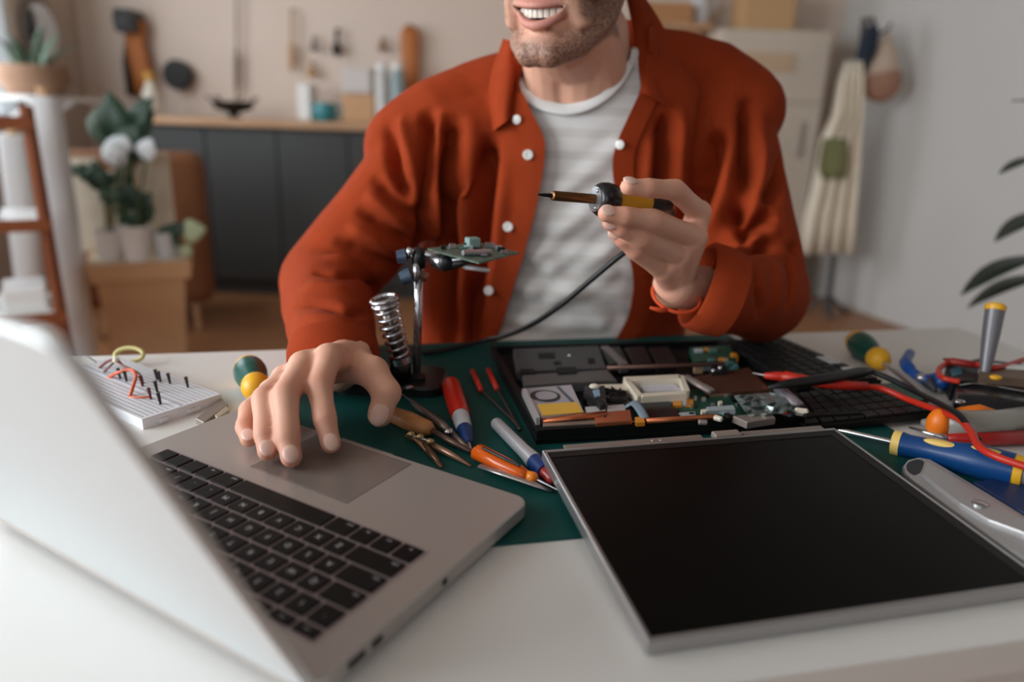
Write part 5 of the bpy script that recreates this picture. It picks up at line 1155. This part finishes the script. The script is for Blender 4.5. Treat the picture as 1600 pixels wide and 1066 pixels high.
rs = spline(rib, 5); MB().tube(rs, [.0085]*len(rs), 12, ((0, -1, .5), .35)).build('neckband', mat('neckband_white', (228, 227, 224), .85, bs=900, bst=.3), tso, True)

# --- rust shirt: one shell over torso and arms, folds pressed into it, then opened at the front
cs_ = MB(); q = loft(SECT, grow=.017, shear=SHEAR); cs_.add(q.v, q.f)
CL, CRt = AY(522, 574, .705), AY(1090, 446, .795)
cs_.chain([V(-.01, 1.035, .272), SL], (.078, .070)); cs_.chain([V(.17, 1.055, .312), SR], (.078, .072))
cs_.chain([SL, SL.lerp(EL, .55), EL, EL.lerp(CL, .5), CL], (.070, .066, .064, .054, .043), 22)
cs_.chain([SR, SR.lerp(ER_, .55), ER_, ER_.lerp(CRt, .5), CRt], (.074, .070, .064, .056, .048), 22)
DZ = Vector((0, 0, 1))
cs_.chain([V(-.035, 1.07, .24), V(-.058, 1.08, .10), V(-.062, 1.09, -.06)], (.085, .088, .088), 24)
cs_.chain([AY(795, 78, 1.03)-DZ*.05, AY(740, 96, 1.03)-DZ*.052, AY(690, 118, 1.02)-DZ*.06, AY(640, 156, 1.02)-DZ*.064], (.05, .052, .06, .064), 22)
cs_.chain([AY(1000, 36, 1.05)-DZ*.05, AY(1060, 46, 1.055)-DZ*.055, AY(1115, 62, 1.06)-DZ*.062, AY(1160, 95, 1.06)-DZ*.066], (.05, .055, .062, .066), 22)
sh = fuse(cs_, .0042, 8); Ps = coords(sh); Ns = normals(sh)
Ps = Ps+Ns*(.003*wob(Ps, 18, 11)+.0016*wob(Ps, 45, 12))[:, None]; setco(sh, Ps)
bs_ = bvh_of(sh)
FOLDS = [  # picture polylines laid on the cloth, depth of the crease (m, + = inwards), half width (m)
    ([(708, 175), (704, 270), (700, 400), (704, 560)], .016, .012), ([(680, 170), (676, 300), (672, 420)], -.010, .012), ([(735, 180), (729, 330), (722, 560)], -.010, .012),
    ([(768, 205), (756, 330), (744, 440), (740, 560)], .014, .010), ([(790, 240), (778, 380), (762, 500)], -.005, .012), ([(668, 165), (672, 240), (668, 330), (655, 400)], .015, .010),
    ([(604, 190), (612, 240), (628, 285), (650, 315)], .011, .008), ([(628, 175), (636, 225), (652, 275)], -.007, .010), ([(580, 275), (605, 300), (640, 330), (660, 345)], .008, .008), ([(570, 300), (600, 325), (645, 355)], -.006, .009), ([(555, 325), (590, 348), (630, 372), (655, 385)], .008, .008),
    ([(540, 352), (580, 372), (630, 398)], -.006, .009), ([(520, 375), (560, 390), (610, 412), (640, 425)], .007, .008), ([(505, 402), (550, 412), (600, 432)], -.005, .009), ([(486, 425), (535, 430), (585, 448), (615, 462)], .008, .008), ([(470, 450), (520, 452), (575, 470)], -.005, .010), ([(458, 480), (505, 474), (560, 488), (590, 500)], .005, .008), ([(455, 508), (510, 498), (560, 508)], -.003, .010),
    ([(1042, 175), (1036, 260), (1030, 340), (1026, 420)], .014, .010), ([(1018, 210), (1010, 300)], -.005, .010), ([(1064, 160), (1060, 240), (1054, 340)], -.007, .013), ([(1100, 120), (1094, 220), (1084, 330)], .007, .010),
    ([(1128, 200), (1118, 250), (1098, 310), (1080, 350)], .012, .009), ([(1145, 220), (1130, 310), (1105, 380)], -.009, .012), ([(1172, 150), (1168, 250), (1152, 340), (1125, 395)], .016, .011), ([(1190, 200), (1186, 280), (1165, 360)], -.007, .012),
    ([(1228, 240), (1215, 290), (1190, 320)], .010, .009), ([(1208, 330), (1180, 352), (1150, 375)], .014, .008), ([(1220, 355), (1180, 375), (1140, 392)], -.009, .009), ([(1250, 392), (1190, 388), (1120, 392)], .012, .008), ([(1150, 405), (1152, 440), (1160, 480)], .006, .008), ([(1180, 410), (1185, 450), (1188, 500)], .006, .008), ([(1235, 400), (1238, 440), (1225, 490)], .007, .009), ([(1210, 405), (1212, 450), (1205, 500)], -.004, .009)]
disp = np.zeros(len(Ps))
for pl_, amp, wd in FOLDS:
    P3 = np.array([hitpx(bs_, x, y)[0] for x, y in pl_]); P3 = np.array(spline([Vector(p) for p in P3], 6))
    dm = np.full(len(Ps), 9.); tm = np.zeros(len(Ps)); nseg = len(P3)-1
    for i in range(nseg):
        a, b = P3[i], P3[i+1]; ab = b-a; L2 = ab@ab
        if L2 < 1e-10 or L2 > .01: continue
        t_ = np.clip(((Ps-a)@ab)/L2, 0, 1); dd_ = np.linalg.norm(Ps-(a+t_[:, None]*ab), axis=1); m_ = dd_ < dm; dm[m_] = dd_[m_]; tm[m_] = (i+t_[m_])/nseg
    big = abs(amp) >= .0095
    disp -= amp*(2.5 if amp > 0 and big else 1.9 if amp > 0 else 1.9 if big else 1.6)*np.clip(np.minimum(tm, 1-tm)*(4 if amp*wd < 9e-5 else 9), 0.02, 1)*np.exp(-(dm/(wd*(1. if big else .85)))**2)
Ps = Ps+Ns*disp[:, None]; setco(sh, Ps)
bs_ = bvh_of(sh)
LE = [(800, 60), (806, 110), (814, 145), (832, 182), (846, 210), (850, 235), (841, 300), (824, 370), (803, 440), (780, 515), (768, 560)]
RE = [(1012, 60), (1006, 110), (1000, 148), (980, 190), (964, 226), (958, 258), (963, 300), (972, 350), (988, 410), (992, 450), (984, 495), (964, 530), (950, 560)]
def nearseg(P_, a, b, r):
    a = np.array(a); ab = np.array(b)-a; t_ = np.clip(((P_-a)@ab)/(ab@ab), 0, 1.15); return np.linalg.norm(P_-(a+t_[:, None]*ab), axis=1) < r
fc = fcent(sh); px = project(fc)
dL = Vector((.17, -.70, -.69)).normalized(); dR = Vector((-.95, .02, .30)).normalized()
endL = ((fc-np.array(CL))@np.array(dL) > -.004) & (np.linalg.norm(fc-np.array(CL), axis=1) < .09)
endR = ((fc-np.array(CRt))@np.array(dR) > -.016) & (np.linalg.norm(fc-np.array(CRt), axis=1) < .105)
openf = inpoly(px, [(LE[0][0], -200)]+LE+[(768, 900), (950, 900)]+RE[::-1]+[(RE[0][0], -200)]) & (fc[:, 1] < 1.07) & ~nearseg(fc, ER_, CRt, .072)
neckh = (fc[:, 2] > ZT+.385) & (np.hypot(fc[:, 0]-.08, fc[:, 1]-1.02) < .10)
PL_hits = {}
def strip(edge, w0, w1, off=.0035):
    """placket: ribbon lying on the shirt along an opening edge, w0..w1 pixels away from it"""
    E_ = [Vector((x, y, 0)) for x, y in edge]; E_ = spline(E_, 5); v = []; f = []
    for i, p in enumerate(E_):
        rowv = []
        for k in range(5):
            x = p.x+w0+(w1-w0)*k/4; l, n = hitpx(bs_, x, p.y); rowv.append(l)
        v.append(rowv)
    # smooth the depth along the strip so that it hangs as one ribbon
    arr = np.array([[list(a) for a in r] for r in v])
    for it in range(6): arr[1:-1] = arr[1:-1]*.5+(arr[:-2]+arr[2:])*.25
    arr[..., 1] -= off; n_ = len(arr); vs = [tuple(a) for r in arr for a in r]; o = len(vs); vs += [(x, y+.0025, z) for x, y, z in vs]
    for i in range(n_-1):
        for k in range(4): a = i*5+k; f.append((a, a+1, a+6, a+5)); f.append((o+a+5, o+a+6, o+a+1, o+a))
    rim = [k for k in range(5)]+[i*5+4 for i in range(1, n_)]+[(n_-1)*5+k for k in range(3, -1, -1)]+[i*5 for i in range(n_-2, 0, -1)]
    for i in range(len(rim)): a, b = rim[i], rim[(i+1) % len(rim)]; f.append((b, a, o+a, o+b))
    return MB().add(vs, f)
stL = strip(LE[2:-1], 2, -32); stR = strip(RE[2:-1], -2, 30)
M_shirt = mat('rust_cotton', (150, 55, 20), .9, ns=30, na=.08, bs=900, bst=.25, spec=.2)
cut(sh, endL | endR | openf | neckh)
sho = adopt(sh, 'shirt', M_shirt, man); sm = sho.modifiers.new('thickness', 'SOLIDIFY'); sm.thickness = .002; sm.offset = -1
stL.build('placket', M_shirt, sho, True, auto=60); stR.build('placket', M_shirt, sho, True, auto=60)
M_btn = mat('button_pearl', (230, 226, 220), .25)
for x, y in ((825, 242), (794, 354), (764, 453)):
    l, n = hitpx(bs_, x, y); p0 = l-Vector((0, .004, 0)); b = MB().lathe(p0, p0-Vector((0, 1, -.15)), [(0, .0062), (.0018, .0066), (.0026, .0058), (.0026, .004), (.0018, .0005)], 20).build('button', M_btn, sho, True, auto=40)
for x, y in ((808, 187), (968, 226)):
    l, n = hitpx(bs_, x, y); p0 = l-Vector((0, .004, 0)); MB().lathe(p0, p0-Vector((.4, 1, 0)), [(0, .0055), (.0018, .0058), (.0025, .004)], 18).build('button', M_btn, sho, True, auto=40)
# collar leaves and the band behind the neck
def leafc(inner, outer, yi, yo, name='collar'):
    n, m = 14, 8; I_ = spline([Vector((x, y, d)) for (x, y), d in zip(inner, yi)], n//2); O_ = spline([Vector((x, y, d)) for (x, y), d in zip(outer, yo)], n//2); v = []; f = []
    for i in range(len(I_)):
        for k in range(m+1):
            u = k/m; p = I_[i].lerp(O_[i], u); q = AY(p.x, p.y, p.z-.010*math.sin(math.pi*min(1, u*1.2))**.8); v.append(tuple(q))
    R_ = len(I_); o = len(v); v += [(x, y+.003, z) for x, y, z in v]
    for i in range(R_-1):
        for k in range(m): a = i*(m+1)+k; f.append((a, a+1, a+m+2, a+m+1)); f.append((o+a+m+1, o+a+m+2, o+a+1, o+a))
    rim = [k for k in range(m+1)]+[i*(m+1)+m for i in range(1, R_)]+[(R_-1)*(m+1)+k for k in range(m-1, -1, -1)]+[i*(m+1) for i in range(R_-2, 0, -1)]
    for i in range(len(rim)): a, b = rim[i], rim[(i+1) % len(rim)]; f.append((b, a, o+a, o+b))
    return MB().add(v, f).build(name, M_shirt, sho, True, auto=60)
def yof(px_, py_, d=.0): return hitpx(bs_, px_, py_, 1.0)[0].y-d
oL = [(786, 60), (765, 128), (770, 205)]; iL = [(806, 66), (804, 120), (799, 184)]
oR = [(994, -28), (1046, 66), (1046, 168)]; iR = [(972, -34), (992, 60), (1003, 144)]
leafc(iL, oL, [.985, .955, yof(799, 184, .006)], [yof(*oL[0], .004)-.0, yof(*oL[1], .006), yof(*oL[2], .006)])
leafc(iR, oR, [1.03, .985, yof(1003, 144, .006)], [1.05, yof(*oR[1], .006), yof(*oR[2], .006)])
band = MB(); v = []; f = []; nn = 25
for i in range(nn):
    a = math.radians(-25+230*i/(nn-1)); cx, cy = .08, 1.005; r = .086
    for z, rr in ((.335, r+.008), (.375, r), (.415, r-.002), (.385, r+.012), (.345, r+.02)): v.append(V(cx+math.cos(a)*rr*1.02, cy+math.sin(a)*rr, z+.02*math.sin(a)+(math.cos(a))*.008))
for i in range(nn-1):
    for k in range(5): a, b = i*5+k, i*5+(k+1) % 5; f.append((a, b, b+5, a+5))
f.append((0, 1, 2, 3, 4)[::-1]); f.append(tuple((nn-1)*5+k for k in range(5)))
band.add(v, f).build('collar_band', M_shirt, sho, True, auto=70)
# cuffs
def cuff(C_, d, r, ln, tilt):
    d = d.normalized(); u = d.orthogonal().normalized(); w = d.cross(u); v = []; f = []; n = 36; prof = [(-ln, r+.001), (-ln*.5, r+.0035), (-.002, r+.003), (.001, r), (-.002, r-.003), (-ln*.5, r-.003), (-ln, r-.002)]
    for t_, rr in prof:
        for k in range(n):
            a = 2*math.pi*k/n; v.append(C_+d*t_+(u*math.cos(a)+w*math.sin(a))*(rr*(1+.02*math.sin(3*a))))
    m = len(prof)
    for i in range(m):
        for k in range(n): a = i*n; b = ((i+1) % m)*n; f.append((a+k, a+(k+1) % n, b+(k+1) % n, b+k))
    return MB().add(v, f).build('cuff', M_shirt, sho, True, auto=60)
cuff(CL, dL, .0445, .03, 0); cuff(CRt, dR, .0485, .04, 0)
# bracelet
bc = AY(1057, 462, .772); dw = Vector((.1, -.5, .86)).normalized(); u = dw.orthogonal().normalized(); w = dw.cross(u)
MB().tube([bc+(u*math.cos(a)+w*math.sin(a))*.027 for a in [2*math.pi*k/40 for k in range(41)]], .0022, 8).build('bracelet', mat('bracelet_orange', (206, 72, 24), .7), man, True)
MB().tube([AY(1044, 484, .752), AY(1032, 485, .748), AY(1016, 481, .745)], [.003, .0028, .0015], 8).build('bracelet_knot', MATS['bracelet_orange'], man, True)
# trousers, shoes and the stool under him
tr = MB(); hip = V(.09, 1.17, -.22)
tr.chain([V(.0, 1.17, -.22), V(-.04, .80, -.20), V(-.05, .78, -.68)], (.10, .075, .055)); tr.chain([V(.18, 1.17, -.22), V(.24, .82, -.20), V(.25, .82, -.68)], (.10, .075, .055)); tr.chain([V(.02, 1.18, -.18), V(.16, 1.18, -.18)], (.13, .13))
adopt(fuse(tr, .009, 5), 'trousers', mat('denim_dark', (44, 50, 62), .8, ns=60, na=.1), man)
for x, y in ((-.05, .78), (.25, .82)):
    so = MB(); so.ball(V(x, y-.06, -.70), (.045, .13, .04)); so.ball(V(x, y+.02, -.69), (.042, .06, .05)); adopt(fuse(so, .006, 3), 'shoe', mat('shoe_dark', (40, 36, 34), .5), man)
stl = thing('work_stool', 'wooden stool under the seated man', 'stool', V(.09, 1.20, -ZT))
MB().lathe(V(.09, 1.20, -.355), V(.09, 1.20, 1), [(0, .17), (.03, .175), (.04, .16)], 28).build('seat', M_oak, stl, True, auto=40)
for k in range(4):
    a = k*math.pi/2+.785; MB().tube([V(.09+math.cos(a)*.12, 1.20+math.sin(a)*.12, -.36), V(.09+math.cos(a)*.19, 1.20+math.sin(a)*.19, -ZT)], [.018, .014], 10).build('leg', M_oak, stl)
